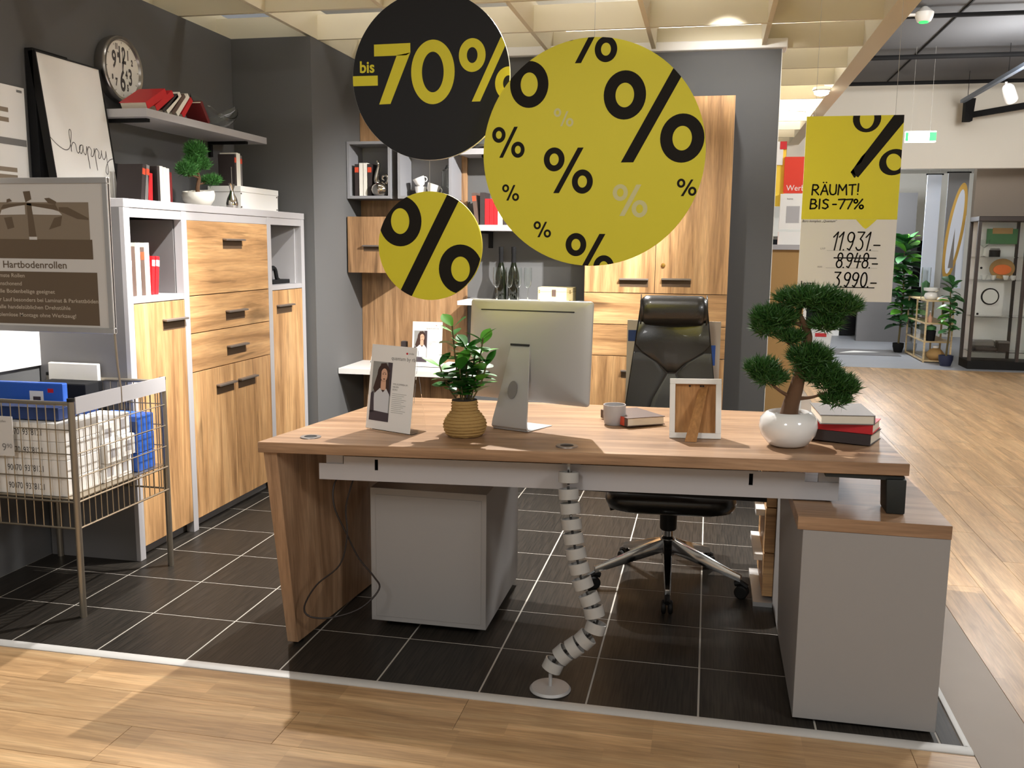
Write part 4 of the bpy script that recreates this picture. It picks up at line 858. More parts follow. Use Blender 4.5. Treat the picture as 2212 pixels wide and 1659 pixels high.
# white information board left of the highboard, on the wall
ib=thing('information_board','white information board with grey furniture drawings on the left wall','board',(-0.4995,0.245,0.86),PL)
BX('panel','white_paper',ib,0.0,0.60,-0.012,0.0,0.0,1.17)
for z0,z1 in ((0.93,0.957),(0.685,0.712),(0.44,0.467),(0.20,0.227)): BX('strip','text_grey',ib,0.05,0.595,-0.0135,-0.0121,z0,z1)
for z in (1.06,1.02,0.82,0.79,0.74): BX('drawing','sign_mid',ib,0.30,0.50+0.03*(z<0.9),-0.0132,-0.0121,z,z+0.018)
BX('label','text_grey',ib,0.555,0.585,-0.0132,-0.0121,1.148,1.158)

# ---------------- back wall: cube 1
row([('dark book with red band in the cube shelf with the swirl vase','dark_book',0.026,0.205,0.13,0,'orange_band'),('white book beside the dark one in the swirl vase cube','white_book',0.024,0.212,0.13,0,None),('white book nearer the swirl vase in the cube','white_book',0.024,0.212,0.13,0,None),('dark book with red band behind the swirl vase','dark_book',0.026,0.205,0.13,0,'orange_band')],lambda x:(0.055+x,3.20,1.7135),0,'books in the hung cube',0.005)
sv=thing('swirl_vase','clear and silver swirl glass vase in the hung cube','vase',(0.228,3.215,1.7135))
MB().lathe([(0.0,0.0),(0.040,0.0),(0.056,0.014),(0.064,0.040),(0.058,0.064),(0.040,0.082),(0.024,0.092)],seg=24).obj('body','silver',sv,smooth=60)
MB().tube(smooth_path([(-0.018,0,0.075),(-0.030,0,0.11),(-0.020,0,0.16),(-0.012,0,0.20),(-0.024,0,0.228)],6),[0.022-0.016*i/24 for i in range(25)],10).obj('neck','silver',sv)
MB().tube(smooth_path([(0.03,0,0.07),(0.052,0,0.10),(0.045,0,0.128),(0.020,0,0.130),(0.012,0,0.110),(0.026,0,0.100)],6),[0.015-0.009*i/30 for i in range(31)],10).obj('curl','silver',sv)
# cube 2: cups, saucers, glass jar
def cup(label,loc,rot,s=1.0,grp='white cups in the hung cube'):
    c=thing('cup',label,'cup',loc,rot,grp)
    MB().lathe([(0.0,0.0),(0.020*s,0.0),(0.022*s,0.004*s),(0.034*s,0.026*s),(0.040*s,0.060*s),(0.0385*s,0.060*s),(0.032*s,0.026*s),(0.019*s,0.006*s),(0.0,0.006*s)],seg=24).obj('bowl','white_gloss',c,smooth=60)
    MB().tube([(0.034*s+0.018*s*math.sin(a),0,0.036*s+0.016*s*math.cos(a)) for a in [PI*k/10 for k in range(11)]],0.0032*s,8).obj('handle','white_gloss',c); return c
pl=thing('saucer','white saucer under the cups in the hung cube','saucer',(0.492,3.28,1.7135)); MB().lathe([(0.0,0.0),(0.035,0.0),(0.062,0.008),(0.061,0.010),(0.034,0.003),(0.0,0.003)],seg=28).obj('plate','white_gloss',pl,smooth=60)
cup('white cup standing upright on the saucer',(0.480,3.285,1.7170),0.3)
cup('white cup tilted on top of the upright cup',(0.488,3.280,1.7785),(0,R(-22),0.4))
cup('white cup lying tilted beside the upright cup',(0.560,3.262,1.7250),(0,R(18),0.1),1.15)
gj=thing('glass_jar','tall clear glass jar beside the cups','jar',(0.655,3.31,1.7135)); MB().lathe([(0.0,0.0),(0.036,0.0),(0.038,0.004),(0.038,0.16),(0.035,0.16),(0.035,0.006),(0.0,0.006)],seg=24).obj('body','glass',gj,smooth=50); MB().lathe([(0.0,0.162),(0.030,0.162),(0.034,0.168),(0.014,0.186),(0.009,0.20),(0.0,0.205)],seg=20).obj('lid','glass',gj,smooth=50)
tb=thing('tea_tin','small dark tin behind the saucer in the cube','tin',(0.412,3.36,1.7135)); BX('body','dark_book',tb,-0.02,0.02,-0.015,0.015,0,0.042,bevel=0.002); BX('lid','grey_book',tb,-0.021,0.021,-0.016,0.016,0.0422,0.05,bevel=0.002)
# middle wall shelf books
row([('brown book with orange band leaning on the narrow wall shelf','brown_book',0.024,0.200,0.15,-7,'orange_band')],lambda x:(0.868+x,3.215,1.5332),0,'books on the narrow wall shelf')
row([('black book beside the red books on the narrow wall shelf','dark_book',0.030,0.205,0.15,0,None),('first red book next to the black one on the narrow shelf','red',0.030,0.165,0.14,0,None),('second red book on the narrow wall shelf','red',0.026,0.165,0.14,0,None),('third red book next to the white one on the narrow shelf','red',0.024,0.163,0.14,0,None),('white book after the red ones on the narrow shelf','white_book',0.030,0.18,0.14,0,None),('black book after the white one on the narrow shelf','dark_book',0.03,0.17,0.14,0,None)],lambda x:(0.900+x,3.215,1.5305),0,'books on the narrow wall shelf',0.002)
gv=thing('glass_vase','round clear glass vase on the upper wall shelf','vase',(0.90,3.28,2.0095)); MB().lathe([(0.0,0.0),(0.04,0.0),(0.062,0.02),(0.068,0.05),(0.055,0.09),(0.03,0.115),(0.034,0.13),(0.031,0.13),(0.027,0.115),(0.05,0.09),(0.063,0.05),(0.057,0.022),(0.0,0.006)],seg=28).obj('body','glass',gv,smooth=60); MB().lathe([(0.0,0.0055),(0.05,0.018),(0.05,0.03),(0.0,0.03)],seg=20).obj('filling','silver',gv,smooth=50)
# bottles, flutes, wooden box on the white shelf
def bottle(label,x,y):
    b=thing('wine_bottle',label,'bottle',(x,y,1.0455),0,'wine bottles on the white shelf')
    MB().lathe([(0.0,0.0),(0.036,0.0),(0.038,0.004),(0.038,0.150),(0.034,0.180),(0.022,0.215),(0.0145,0.245),(0.0135,0.30),(0.0145,0.345),(0.0,0.345)],seg=24).obj('glass_body','bottle_glass',b,smooth=50)
    MB().lathe([(0.0150,0.236),(0.0142,0.30),(0.0155,0.302),(0.0158,0.346),(0.0,0.347)],seg=20,cap=False).obj('foil','black_matte',b,smooth=50)
bottle('dark green wine bottle behind the first champagne flute',1.018,3.32); bottle('dark green wine bottle behind the second champagne flute',1.103,3.32)
fl0=None
for i,(x,y,l) in enumerate(((1.018,3.20,'champagne flute in front of the first wine bottle'),(1.100,3.20,'champagne flute in front of the second wine bottle'),(1.150,3.24,'champagne flute just right of the wine bottles'),(1.222,3.20,'champagne flute standing free beside the wooden box'))):
    if fl0 is None:
        fl0=thing('champagne_flute',l,'glass',(x,y,1.0455),0,'champagne flutes on the white shelf')
        MB().lathe([(0.0,0.0),(0.028,0.0),(0.028,0.0015),(0.006,0.008),(0.0032,0.02),(0.0032,0.075),(0.006,0.082),(0.0,0.082)],seg=20).obj('stem','glass',fl0,smooth=60)
        MB().lathe([(0.0,0.0825),(0.012,0.086),(0.022,0.110),(0.026,0.150),(0.024,0.215),(0.0228,0.215),(0.0247,0.150),(0.0205,0.111),(0.010,0.090),(0.0,0.088)],seg=24).obj('bowl','glass',fl0,smooth=60)
    else:
        o=copy_tree(fl0); o.location=(x,y,1.0455); o['label']=l
wx=thing('wooden_box','small pale wooden box with metal clasp on the white shelf','box',(1.288,3.20,1.0455))
BX('body','box_wood',wx,0,0.228,0,0.14,0,0.063,bevel=0.002); BX('lid','box_wood',wx,0,0.228,0,0.14,0.0635,0.092,bevel=0.002); BX('clasp','brown_book',wx,0.092,0.118,-0.004,-0.0003,0.035,0.078,bevel=0.001)
for x in (0.006,0.205):
    for z in (0.006,0.055,0.068): MB().ball((x+0.004,-0.001,z+0.004),0.004,8,6).obj('stud','gold',wx)
# brochure holders (one on the desk, one on the console)
def brochure(label,loc,rot,lean=8):
    b=thing('brochure_stand',label,'brochure stand',loc,(0,0,rot)); th=R(lean)
    # tilted frame: build with its own sheet group
    def tl(x,y,z): return (x, y*math.cos(th)+z*math.sin(th), z*math.cos(th)-y*math.sin(th)+0.004)
    pw,ph=0.205,0.297
    mb=MB(); mb.add([tl(x,y,z) for x,y,z in ((0,0,0),(pw,0,0),(pw,0.0016,0),(0,0.0016,0),(0,0,ph),(pw,0,ph),(pw,0.0016,ph),(0,0.0016,ph))],[(0,3,2,1),(4,5,6,7),(0,1,5,4),(1,2,6,5),(2,3,7,6),(3,0,4,7)]); sh=mb.obj('sheet','white_paper',b,smooth=0)
    mb=MB(); mb.add([tl(x,y,z) for x,y,z in ((-0.004,0.003,0),(pw+0.004,0.003,0),(pw+0.004,0.005,0),(-0.004,0.005,0),(-0.004,0.003,ph*0.97),(pw+0.004,0.003,ph*0.97),(pw+0.004,0.005,ph*0.97),(-0.004,0.005,ph*0.97))],[(0,3,2,1),(4,5,6,7),(0,1,5,4),(1,2,6,5),(2,3,7,6),(3,0,4,7)]); mb.box(-0.004,pw+0.004,0.006,0.085,0.0,0.002); mb.add([(-0.004,0.083,0.002),(pw+0.004,0.083,0.002),(pw+0.004,0.085,0.002),(-0.004,0.085,0.002),(-0.004,0.045,0.20),(pw+0.004,0.045,0.20),(pw+0.004,0.047,0.20),(-0.004,0.047,0.20)],[(0,3,2,1),(4,5,6,7),(0,1,5,4),(1,2,6,5),(2,3,7,6),(3,0,4,7)])
    mb.obj('holder','acrylic',b,smooth=0)
    def tilt(o,dy):
        for v in o.data.vertices: v.co=tl(v.co.x,dy,v.co.z)
    g=lambda u,v:(u*pw,v*ph)
    def el(cx,cz,rx,rz,n=18): return [g(cx+rx*math.cos(2*PI*k/n),cz+rz*math.sin(2*PI*k/n)) for k in range(n)]
    P=[]
    def pr(polys,mat,dy): tilt(printed('print',polys,mat,sh),dy)
    x0,x1,z0,z1=0.06,0.50,0.10,0.80
    pr([[g(x0,z0),g(x1,z0),g(x1,z1),g(x0,z1)]],'photo_bg',-0.0004); pr([[g(0.42,0.45),g(x1,0.40),g(x1,z1),g(0.40,z1)]],'photo_dark',-0.0006)
    pr([el(0.30,0.66,0.125,0.115),[g(0.18,0.66),g(0.42,0.66),g(0.46,0.45),g(0.40,0.36),g(0.30,0.42),g(0.20,0.36),g(0.10,0.48)]],'hair',-0.0008)
    pr([el(0.33,0.645,0.075,0.080),[g(0.27,0.58),g(0.38,0.58),g(0.39,0.47),g(0.27,0.47)]],'skin',-0.0010)
    pr([el(0.305,0.658,0.014,0.006),el(0.362,0.660,0.014,0.006),el(0.335,0.600,0.022,0.006),[g(0.30,0.674),g(0.36,0.676),g(0.36,0.680),g(0.30,0.678)]],'hair',-0.00105); pr([[g(0.22,0.70),g(0.30,0.745),g(0.38,0.725),g(0.42,0.66),g(0.46,0.70),g(0.36,0.79),g(0.24,0.78)],[g(0.20,0.70),g(0.265,0.70),g(0.27,0.50),g(0.18,0.44)],[g(0.405,0.68),g(0.45,0.66),g(0.46,0.46),g(0.40,0.50)]],'hair',-0.0011)
    pr([[g(0.12,0.26),g(0.14,0.42),g(0.26,0.49),g(0.33,0.44),g(0.40,0.49),g(0.48,0.42),g(0.48,0.20),g(0.14,0.20)],[g(x0,0.20),g(0.14,0.20),g(0.13,0.34),g(x0,0.30)]],'blouse',-0.0012)
    pr([[g(x0,z0),g(x1,z0),g(x1,0.205),g(x0,0.22)],[g(x0,0.18),g(0.16,0.20),g(0.12,0.45),g(x0,0.42)]],'photo_dark',-0.0013)
    for s,sz,u,v,m in (('quantum by rb',0.0185,0.46,0.835,'text_grey'),('WILLKOMMEN IM',0.0085,0.54,0.545,'text_grey'),('NEUEN',0.0085,0.54,0.512,'text_grey'),('BÜRO',0.0085,0.54,0.480,'text_grey'),('oruba',0.0095,0.84,0.915,'text_grey')):
        o=text(s,sz,*g(u,v),m,sh); tilt(o,-0.0005)
    pr([r for k in range(11) for r in [[g(0.54,0.44-0.022*k),g(0.86-0.05*(k%3),0.44-0.022*k),g(0.86-0.05*(k%3),0.444-0.022*k),g(0.54,0.444-0.022*k)]]],'photo_bg',-0.0005); pr([el(0.80,0.922,0.022,0.012)],'red',-0.0005)
    return b
brochure('acrylic brochure stand with portrait leaflet on the desk corner',(1.188,0.384,zd(1.188)+0.0045),R(-22.5))
brochure('acrylic brochure stand with portrait leaflet on the white console',(0.450,3.16,0.5975),R(0),7)
for l,x,y,m,sz in (('small black clip on the white console','0.13',3.30,'black',(0.035,0.02,0.012)),('small dark card holder beside the console brochure','0.375',3.24,'dark_book',(0.04,0.03,0.16))):
    o=thing('desk_clip' if 'clip' in l else 'card_holder',l,'holder',(float(x),y,0.5975)); BX('body',m,o,-sz[0]/2,sz[0]/2,-sz[1]/2,sz[1]/2,0,sz[2],bevel=0.002); BX('slot','grey_book',o,-sz[0]*0.35,sz[0]*0.35,-0.002,0.002,sz[2]+0.0002,sz[2]+0.004)

# ================================================================== THINGS ON THE DESK
TILT=-math.atan(KZ)
# computer
mc=thing('desktop_computer','silver all-in-one computer seen from behind on the desk','computer',(1.700,0.445,zd(1.70)+0.0014),(0,TILT,R(-24.5)))
MB().hexa([(-0.076,0.0,0.0),(0.076,0.0,0.0),(0.076,0.15,0.0),(-0.076,0.15,0.0)],[(-0.076,0.0,0.004),(0.076,0.0,0.004),(0.076,0.15,0.0022),(-0.076,0.15,0.0022)]).obj('foot','mac_alu',mc,bevel=0.001,smooth=0)
def sp(z): return [(0.0,0.0042),(-0.006,0.012),(-0.004,0.026)]
up_=[(-0.002,0.005,0.076),(-0.008,0.012,0.076),(-0.007,0.03,0.074),(0.030,0.16,0.056),(0.062,0.292,0.040)]
rings=[[(-w_,y,z),(w_,y,z),(w_,y+0.006,z+0.001),(-w_,y+0.006,z+0.001)] for y,z,w_ in up_]
MB().loft(rings).obj('stand','mac_alu',mc,smooth=40)
hole=[(0.020*math.cos(2*PI*k/24),0.031*math.sin(2*PI*k/24)) for k in range(24)]
mb=MB(); mb.add([(-0.004+x,0.0205+ (z)*0.284-0.0014,0.140+z) for x,z in hole],[tuple(range(24))]); mb.obj('cable_hole','grey_book',mc,fix=False,smooth=0)
# screen shell: thin edge, bulged back, leaning slightly
sc_=[]
SWd,SHt=0.262,0.178
def sq(s,y,r): 
    out=[]
    for q,(sx,sz) in enumerate(((1,1),(-1,1),(-1,-1),(1,-1))):
        for k in range(5):
            a=PI/2*q+PI/2*k/4; out.append((sx*(SWd*s-r)+r*math.cos(a), y, sz*(SHt*s*(1 if s>0.95 else 1.0)-r)+r*math.sin(a)))
    return out
mb=MB(); mb.m=Matrix.Translation((0.012,0.090,0.272))@Matrix.Rotation(R(-4.5),4,'X')
mb.loft([sq(1.0,0.006,0.012),sq(1.0,0.001,0.012),sq(0.985,-0.003,0.012),sq(0.90,-0.011,0.014),sq(0.74,-0.020,0.02),sq(0.5,-0.026,0.03),sq(0.2,-0.028,0.02)]); mb.obj('shell','mac_alu',mc,smooth=50)
mb=MB(); mb.m=Matrix.Translation((0.012,0.090,0.272))@Matrix.Rotation(R(-4.5),4,'X'); mb.box(-0.255,0.255,0.0062,0.0075,-0.172,0.172); mb.obj('screen','screen',mc)
mb=MB(); mb.m=Matrix.Translation((0.012,0.090,0.272))@Matrix.Rotation(R(-4.5),4,'X'); mb.box(-0.20,0.20,-0.0192,-0.0105,0.1385,0.1425); mb.obj('vent_slot','mac_dark',mc)
BX('hinge','mac_dark',mc,-0.040,0.040,0.058,0.072,0.291,0.298)
# mug
mg=thing('mug','plain light grey mug on the desk','mug',(2.047,0.615,zd(2.047)+0.0012),(0,TILT,R(60)))
MB().lathe([(0.0,0.0),(0.033,0.0),(0.037,0.006),(0.0405,0.035),(0.040,0.072),(0.0375,0.072),(0.037,0.03),(0.030,0.008),(0.0,0.008)],seg=32).obj('body','grey_lac',mg,smooth=50)
MB().tube([(0.038+0.022*math.sin(a),0,0.038+0.020*math.cos(a)) for a in [PI*k/12 for k in range(13)]],0.0045,8).obj('handle','grey_lac',mg)
# lying book behind the mug
book('brown book with orange band lying behind the mug','brown_book',(1.985,0.722,zd(1.985)+0.0345),(0,R(90)+TILT,R(-58)),0.030,0.215,0.150,'desk books','orange_band')
# photo frame from behind with its easel
pf=thing('photo_stand','white photo frame seen from the back with wooden easel leg on the desk','picture frame',(2.251,0.395,zd(2.251)+0.0012),(0,TILT,R(1.5)))
th=R(9); fwd,fht=0.168,0.198
FM=Matrix.Rotation(-th,4,'X')
def FB(name,mat,par,*b,bevel=0.0):
    mb=MB(); mb.m=FM; mb.box(*b); return mb.obj(name,mat,par,bevel=bevel,smooth=0)
for b in ((0,fwd,0,0.018),(0,fwd,fht-0.018,fht),(0,0.018,0.0181,fht-0.0181),(fwd-0.018,fwd,0.0181,fht-0.0181)): FB('moulding','white',pf,b[0],b[1],0.0,0.034,b[2],b[3],bevel=0.001)
FB('back_board','frame_back',pf,0.0182,fwd-0.0182,0.022,0.026,0.0182,fht-0.0182)
MB().hexa([(0.050,-0.065,0.001),(0.088,-0.065,0.001),(0.088,-0.0605,0.001),(0.050,-0.0605,0.001)],[(0.095,0.043,0.158),(0.126,0.043,0.170),(0.126,0.047,0.170),(0.095,0.047,0.158)]).obj('easel_leg','frame_back',pf,bevel=0.001)
MB().add([(0.088,-0.0005,0.088),(0.108,-0.0005,0.093),(0.110,0.016,0.118),(0.091,0.016,0.113)],[(0,1,2,3)]).obj('sticker','white',pf,fix=False)
for x in (0.062,0.098,0.106): FB('clip','black',pf,x,x+0.006,0.018,0.0215,fht-0.027,fht-0.022)
# stack of books by the bonsai
zb=zd(2.83)+0.0026
def flat(label,mat,c,z,rz,L,Wd,t,band=None):
    # lying book: thickness up; length L, width Wd centred at c
    b=thing('book',label,'book',(c[0],c[1],z),(0,TILT,rz),'books stacked by the bonsai')
    MB().box(-L/2,L/2,-Wd/2,Wd/2,0,0.0025).box(-L/2,L/2,-Wd/2,Wd/2,t-0.0025,t).box(L/2-0.0025,L/2,-Wd/2,Wd/2,0.0025,t-0.0025).obj('cover',mat,b,smooth=0)
    BX('pages','pages',b,-L/2+0.004,L/2-0.0028,-Wd/2+0.003,Wd/2-0.003,0.0026,t-0.0026)
    return b
flat('dark brown book at the bottom of the stack by the bonsai','dark_book',(2.812,0.458),zb,R(249),0.155,0.195,0.034)
flat('red book in the middle of the stack by the bonsai','red',(2.812,0.462),zb+0.035,R(252),0.155,0.195,0.030)
flat('grey book on top of the stack by the bonsai','grey_book',(2.800,0.470),zb+0.066,R(2),0.165,0.235,0.030)
flat('thin red notebook under the bonsai side of the book stack','red',(2.722,0.53),zb-0.001,R(10),0.06,0.12,0.026)
# pine bonsai in a round white pot
bn=thing('pine_bonsai','large artificial pine bonsai in a glossy white pot on the desk','plant',(2.625,0.335,zd(2.625)+0.0020),(0,TILT,0))
MB().lathe([(0.0,0.0),(0.050,0.0),(0.062,0.006),(0.084,0.035),(0.0905,0.062),(0.086,0.088),(0.070,0.106),(0.062,0.109),(0.058,0.104),(0.058,0.085),(0.0,0.085)],seg=40).obj('pot','white_gloss',bn,smooth=60)
MB().lathe([(0.0,0.094),(0.03,0.093),(0.0575,0.090)],seg=20,cap=False).obj('soil','soil',bn,fix=False)
rnd=random.Random(5)
for k in range(14):
    a=rnd.uniform(0,2*PI); r=rnd.uniform(0.03,0.05); MB().ball((r*math.cos(a),r*math.sin(a),0.096),(0.009,0.008,0.006),8,5).obj('pebble','grey_book',bn)
tp=smooth_path([(0.0,0,0.088),(0.006,0,0.13),(0.020,0.0,0.18),(0.030,0,0.23),(0.040,0,0.29),(0.052,0,0.345),(0.035,0,0.39),(0.020,0.0,0.42)],5)
MB().tube(tp,[0.031-0.024*(i/35)**0.8 for i in range(36)],10).obj('trunk','bark',bn,smooth=60)
for p in ([(0.012,0,0.15),(-0.03,-0.01,0.175),(-0.06,-0.01,0.20)],[(0.03,0,0.15),(0.07,0.0,0.155),(0.11,0,0.17)],[(0.035,0,0.38),(-0.02,0,0.395),(-0.05,0,0.385)],[(0.045,0,0.36),(0.08,0,0.405),(0.12,0,0.42)],[(0.03,0,0.24),(0.07,-0.01,0.255),(0.10,0,0.25)],[(0.02,0,0.41),(0.03,0,0.45)],[(0.04,0,0.30),(0.0,0,0.32),(-0.02,0,0.335)]):
    MB().tube(smooth_path(p,4),[0.0075,0.0068,0.006,0.0055,0.005,0.0045,0.004,0.004,0.004][:4*(len(p)-1)+1],7).obj('branch','bark',bn)
pads=[((0.055,0,0.465),(0.105,0.07,0.030),3000),((0.13,0,0.440),(0.075,0.06,0.034),2000),((0.10,0.0,0.385),(0.05,0.05,0.022),900),((-0.050,0,0.405),(0.070,0.055,0.034),2200),((-0.072,0,0.375),(0.045,0.045,0.028),900),((0.0,0.0,0.345),(0.040,0.04,0.020),700),
      ((-0.085,0,0.245),(0.050,0.045,0.026),1200),((-0.060,0,0.215),(0.055,0.045,0.022),1100),((0.055,-0.02,0.285),(0.065,0.05,0.035),1700),((0.085,0,0.235),(0.070,0.05,0.034),1700),((0.13,0,0.205),(0.062,0.045,0.026),1300),((0.165,0,0.185),(0.045,0.04,0.022),800),((0.14,0,0.150),(0.045,0.035,0.020),700)]
for i,(c,r,n) in enumerate(pads): needle_pad('foliage','needles',bn,c,r,n,0.030,80+i)
# leafy plant in a jute basket
lp=thing('leafy_plant','green rubber-leaf plant in a round jute basket on the desk','plant',(1.566,0.335,zd(1.566)+0.0018),(0,TILT,0))
mb=MB(); rings=[]
for i in range(25):
    u=i/24; z=u*0.122; r=0.046+0.027*math.sin(min(1,u*1.25+0.12)*PI)**0.9-0.004*u; r=r+0.0016*math.sin(i*PI)
    rings.append([((r+0.0014*math.sin(8*a+i*1.6))*math.cos(a),(r+0.0014*math.sin(8*a+i*1.6))*math.sin(a),z) for a in [2*PI*k/40 for k in range(40)]])
mb.loft(rings).obj('basket','jute',lp,smooth=60)
for i in range(2,24,2): 
    z=i/24*0.122; r=0.0475+0.027*math.sin(min(1,i/24*1.25+0.12)*PI)**0.9-0.004*i/24
    MB().tube([(r*math.cos(2*PI*k/36),r*math.sin(2*PI*k/36),z) for k in range(36)],0.0024,5,closed=True).obj('weave','jute',lp)
MB().lathe([(0.0,0.1225),(0.03,0.1235),(0.044,0.1222)],seg=18,cap=False).obj('soil','soil',lp,fix=False)
def leaf_mesh(mat,L,Wd,n=7,fold=0.25,curl=0.15):
    vs=[];fs=[]
    for i in range(n+1):
        u=i/n; w_=Wd*(math.sin(PI*min(1,0.06+u*0.94))**0.75)*(0.55+0.55*u if u<0.75 else 0.9625-0.2*(u-0.75)); z=-curl*L*u*u
        for s in (-1,-0.5,0,0.5,1): vs.append((s*w_, u*L, z+abs(s)*w_*fold))
    for i in range(n):
        for k in range(4): a=i*5+k; fs.append((a,a+1,a+6,a+5))
    mb=MB(); mb.add(vs,fs); me=mb.mesh('leaf',mat,fix=False,smooth=60); return me
LM={m:leaf_mesh(m,0.072,0.0270,7,0.10,0.12) for m in ('leaf','leaf_light','leaf_dark')}
rnd=random.Random(11)
stems=[((-0.03,0.0),0.255,-0.02),((0.0,0.01),0.19,0.02),((0.05,0.0),0.215,0.045),((-0.06,0.01),0.12,-0.07),((0.06,-0.02),0.13,0.06),((0.0,-0.04),0.12,-0.01),((0.02,0.04),0.15,0.02)]
for (bx_,by_),h,dx in stems:
    top=Vector((bx_+dx*0.4,by_,0.118+h)); bs=Vector((bx_*0.35,by_*0.35,0.112))
    MB().tube(smooth_path([tuple(bs),tuple((bs+top)/2+Vector((dx*0.15,0,0))),tuple(top)],4),0.0028,6).obj('stem','stem',lp)
    nl=int(9+h*44)
    for k in range(nl):
        f=0.22+0.78*k/(nl-1); p=bs+(top-bs)*f; az=k*2.399+bx_*30; el=rnd.uniform(-0.05,0.55) if f<0.9 else rnd.uniform(0.5,1.15)
        o=link('leaf',LM[rnd.choice(('leaf','leaf','leaf_light','leaf_dark')) if f<0.75 else rnd.choice(('leaf','leaf_light'))],lp,p,(el,rnd.uniform(-0.4,0.4),az)); s=rnd.uniform(0.75,1.12); o.scale=(s,s,s)
# cable spine from the desk to the floor
cs=thing('cable_spine','segmented silver cable spine hanging from the desk to a round floor plate','cable guide',(1.917,0.075,0.0))
MB().lathe([(0.0,0.0),(0.064,0.0),(0.066,0.003),(0.060,0.010),(0.022,0.013),(0.0,0.013)],seg=40).obj('floor_plate','mac_alu',cs,smooth=40)
pts=[(1.950,0.728),(1.950,0.691),(1.952,0.636),(1.959,0.590),(1.965,0.539),(1.973,0.493),(1.983,0.445),(1.995,0.398),(2.008,0.350),(2.031,0.302),(2.047,0.262),(2.054,0.214),(2.022,0.172),(1.989,0.144),(1.954,0.117),(1.924,0.080),(1.917,0.031)]
pts=[Vector((x-1.917,0.098*(z/0.73)**1.0 -0.005+0.0,z*(1.0-0.025*(z/0.73)))) for x,z in pts]
for i,p in enumerate(pts[1:-1],1):
    d=(pts[i-1]-pts[i+1]).normalized(); q=d.to_track_quat('Z','Y').to_matrix().to_4x4()
    m=Matrix.Translation(p)@q
    mb=MB(); mb.m=m; mb.lathe([(0.0305,-0.0170),(0.0325,-0.0160),(0.0325,0.0160),(0.0305,0.0170),(0.0280,0.0170),(0.0280,-0.0170),(0.0305,-0.0170)],seg=22,cap=False); o=mb.obj('link','clear_plastic',cs,smooth=40)
    mb=MB(); mb.m=m; mb.tube([(0,0,-0.024),(0,0,0.024)],0.0042,6).box(-0.0248,0.0248,-0.001,0.001,-0.010,0.010); mb.obj('link_core','link_dark',o)
MB().box(-0.004+0.033,0.004+0.033,0.088,0.096,0.690,0.722).obj('top_hook','clear_plastic',cs)
MB().tube([(0.0,0.0,0.012),(0.0,0.0,0.055)],0.006,8).obj('post','mac_alu',cs)
# ================================================================== BEYOND THE BOOTH
# counter of the neighbouring booth with promotion boards
cn=thing('booth_counter','tan counter behind the grey wall end','counter',(2.80,5.00,0.0))
BX('body','tan',cn,0.0,0.30,0.0,0.7,0.0,1.39); BX('side_board','frame_back',cn,-0.09,-0.0005,0.05,0.7,0.0,1.39); BX('worktop','grey_lac',cn,-0.10,0.32,-0.03,0.72,1.3905,1.43); BX('edge_post','white',cn,0.301,0.325,0.0,0.03,0.0,1.39)
pb=thing('promotion_pillar','orange and yellow promotion pillar with a lamp-lit white top on the counter','display',(2.80,5.10,1.4305))
BX('panel','orange',pb,-0.06,0.045,0.0,0.05,0.0,0.82); BX('panel','yellow_board',pb,-0.02,0.115,-0.02,-0.001,0.30,0.80); BX('top','white',pb,-0.05,0.09,-0.03,-0.0205,0.62,0.80); BX('tip','red',pb,0.065,0.115,-0.035,-0.021,0.74,0.80)
rb_=thing('promotion_board','red promotion board lettered Werb above white price cards','display',(2.905,5.05,1.4305))
BX('panel','red_board',rb_,0.0,0.40,0.0,0.02,0.40,0.68); text('Werbung',0.062,0.02,0.42,'white',rb_,-0.001,0.95); BX('card','white',rb_,-0.02,0.40,-0.01,0.01,0.12,0.395); text('9',0.11,0.155,0.17,'print_black',rb_,-0.0115); text('home',0.02,0.03,0.35,'text_grey',rb_,-0.0115); BX('drawing','grey_lac',rb_,0.03,0.13,-0.0115,-0.0102,0.17,0.30)
BX('carton','white',rb_,-0.02,0.16,0.0,0.08,0.0,0.10); BX('carton','white_book',rb_,0.17,0.30,0.0,0.08,0.0,0.10); BX('pole','steel',rb_,0.19,0.20,0.021,0.03,0.0,1.0)
# pendant downlights over the counter
for x,y,z,l in ((3.150,5.05,2.67,'round ceiling downlight nearer the lattice fascia'),(3.080,6.22,2.67,'round ceiling downlight farther along the lattice')):
    dl=thing('downlight',l,'ceiling light',(x,y,z-0.07),0,'downlights beyond the booth'); MB().lathe([(0.0,0.0),(0.062,0.0),(0.07,0.01),(0.06,0.03),(0.0,0.035)],seg=20).obj('housing','white',dl); MB().ball((0,0,-0.012),(0.055,0.055,0.022),14,8).obj('lens','spot_glow',dl)
# exit sign
ex=thing('exit_sign','lit green and white emergency exit sign hanging in the aisle','sign',(4.14,7.00,2.415)); BX('case','exit_white',ex,0.0,0.275,0.0,0.04,0.0,0.105,bevel=0.004); BX('pictogram','exit_green',ex,0.215,0.274,-0.002,-0.0005,0.012,0.093); BX('pictogram','exit_green',ex,0.001,0.025,-0.002,-0.0005,0.012,0.093)
for x in (0.05,0.22): MB().tube([(x,0.02,0.106),(x,0.02,0.88)],0.001,4).obj('cord','clear_plastic',ex)
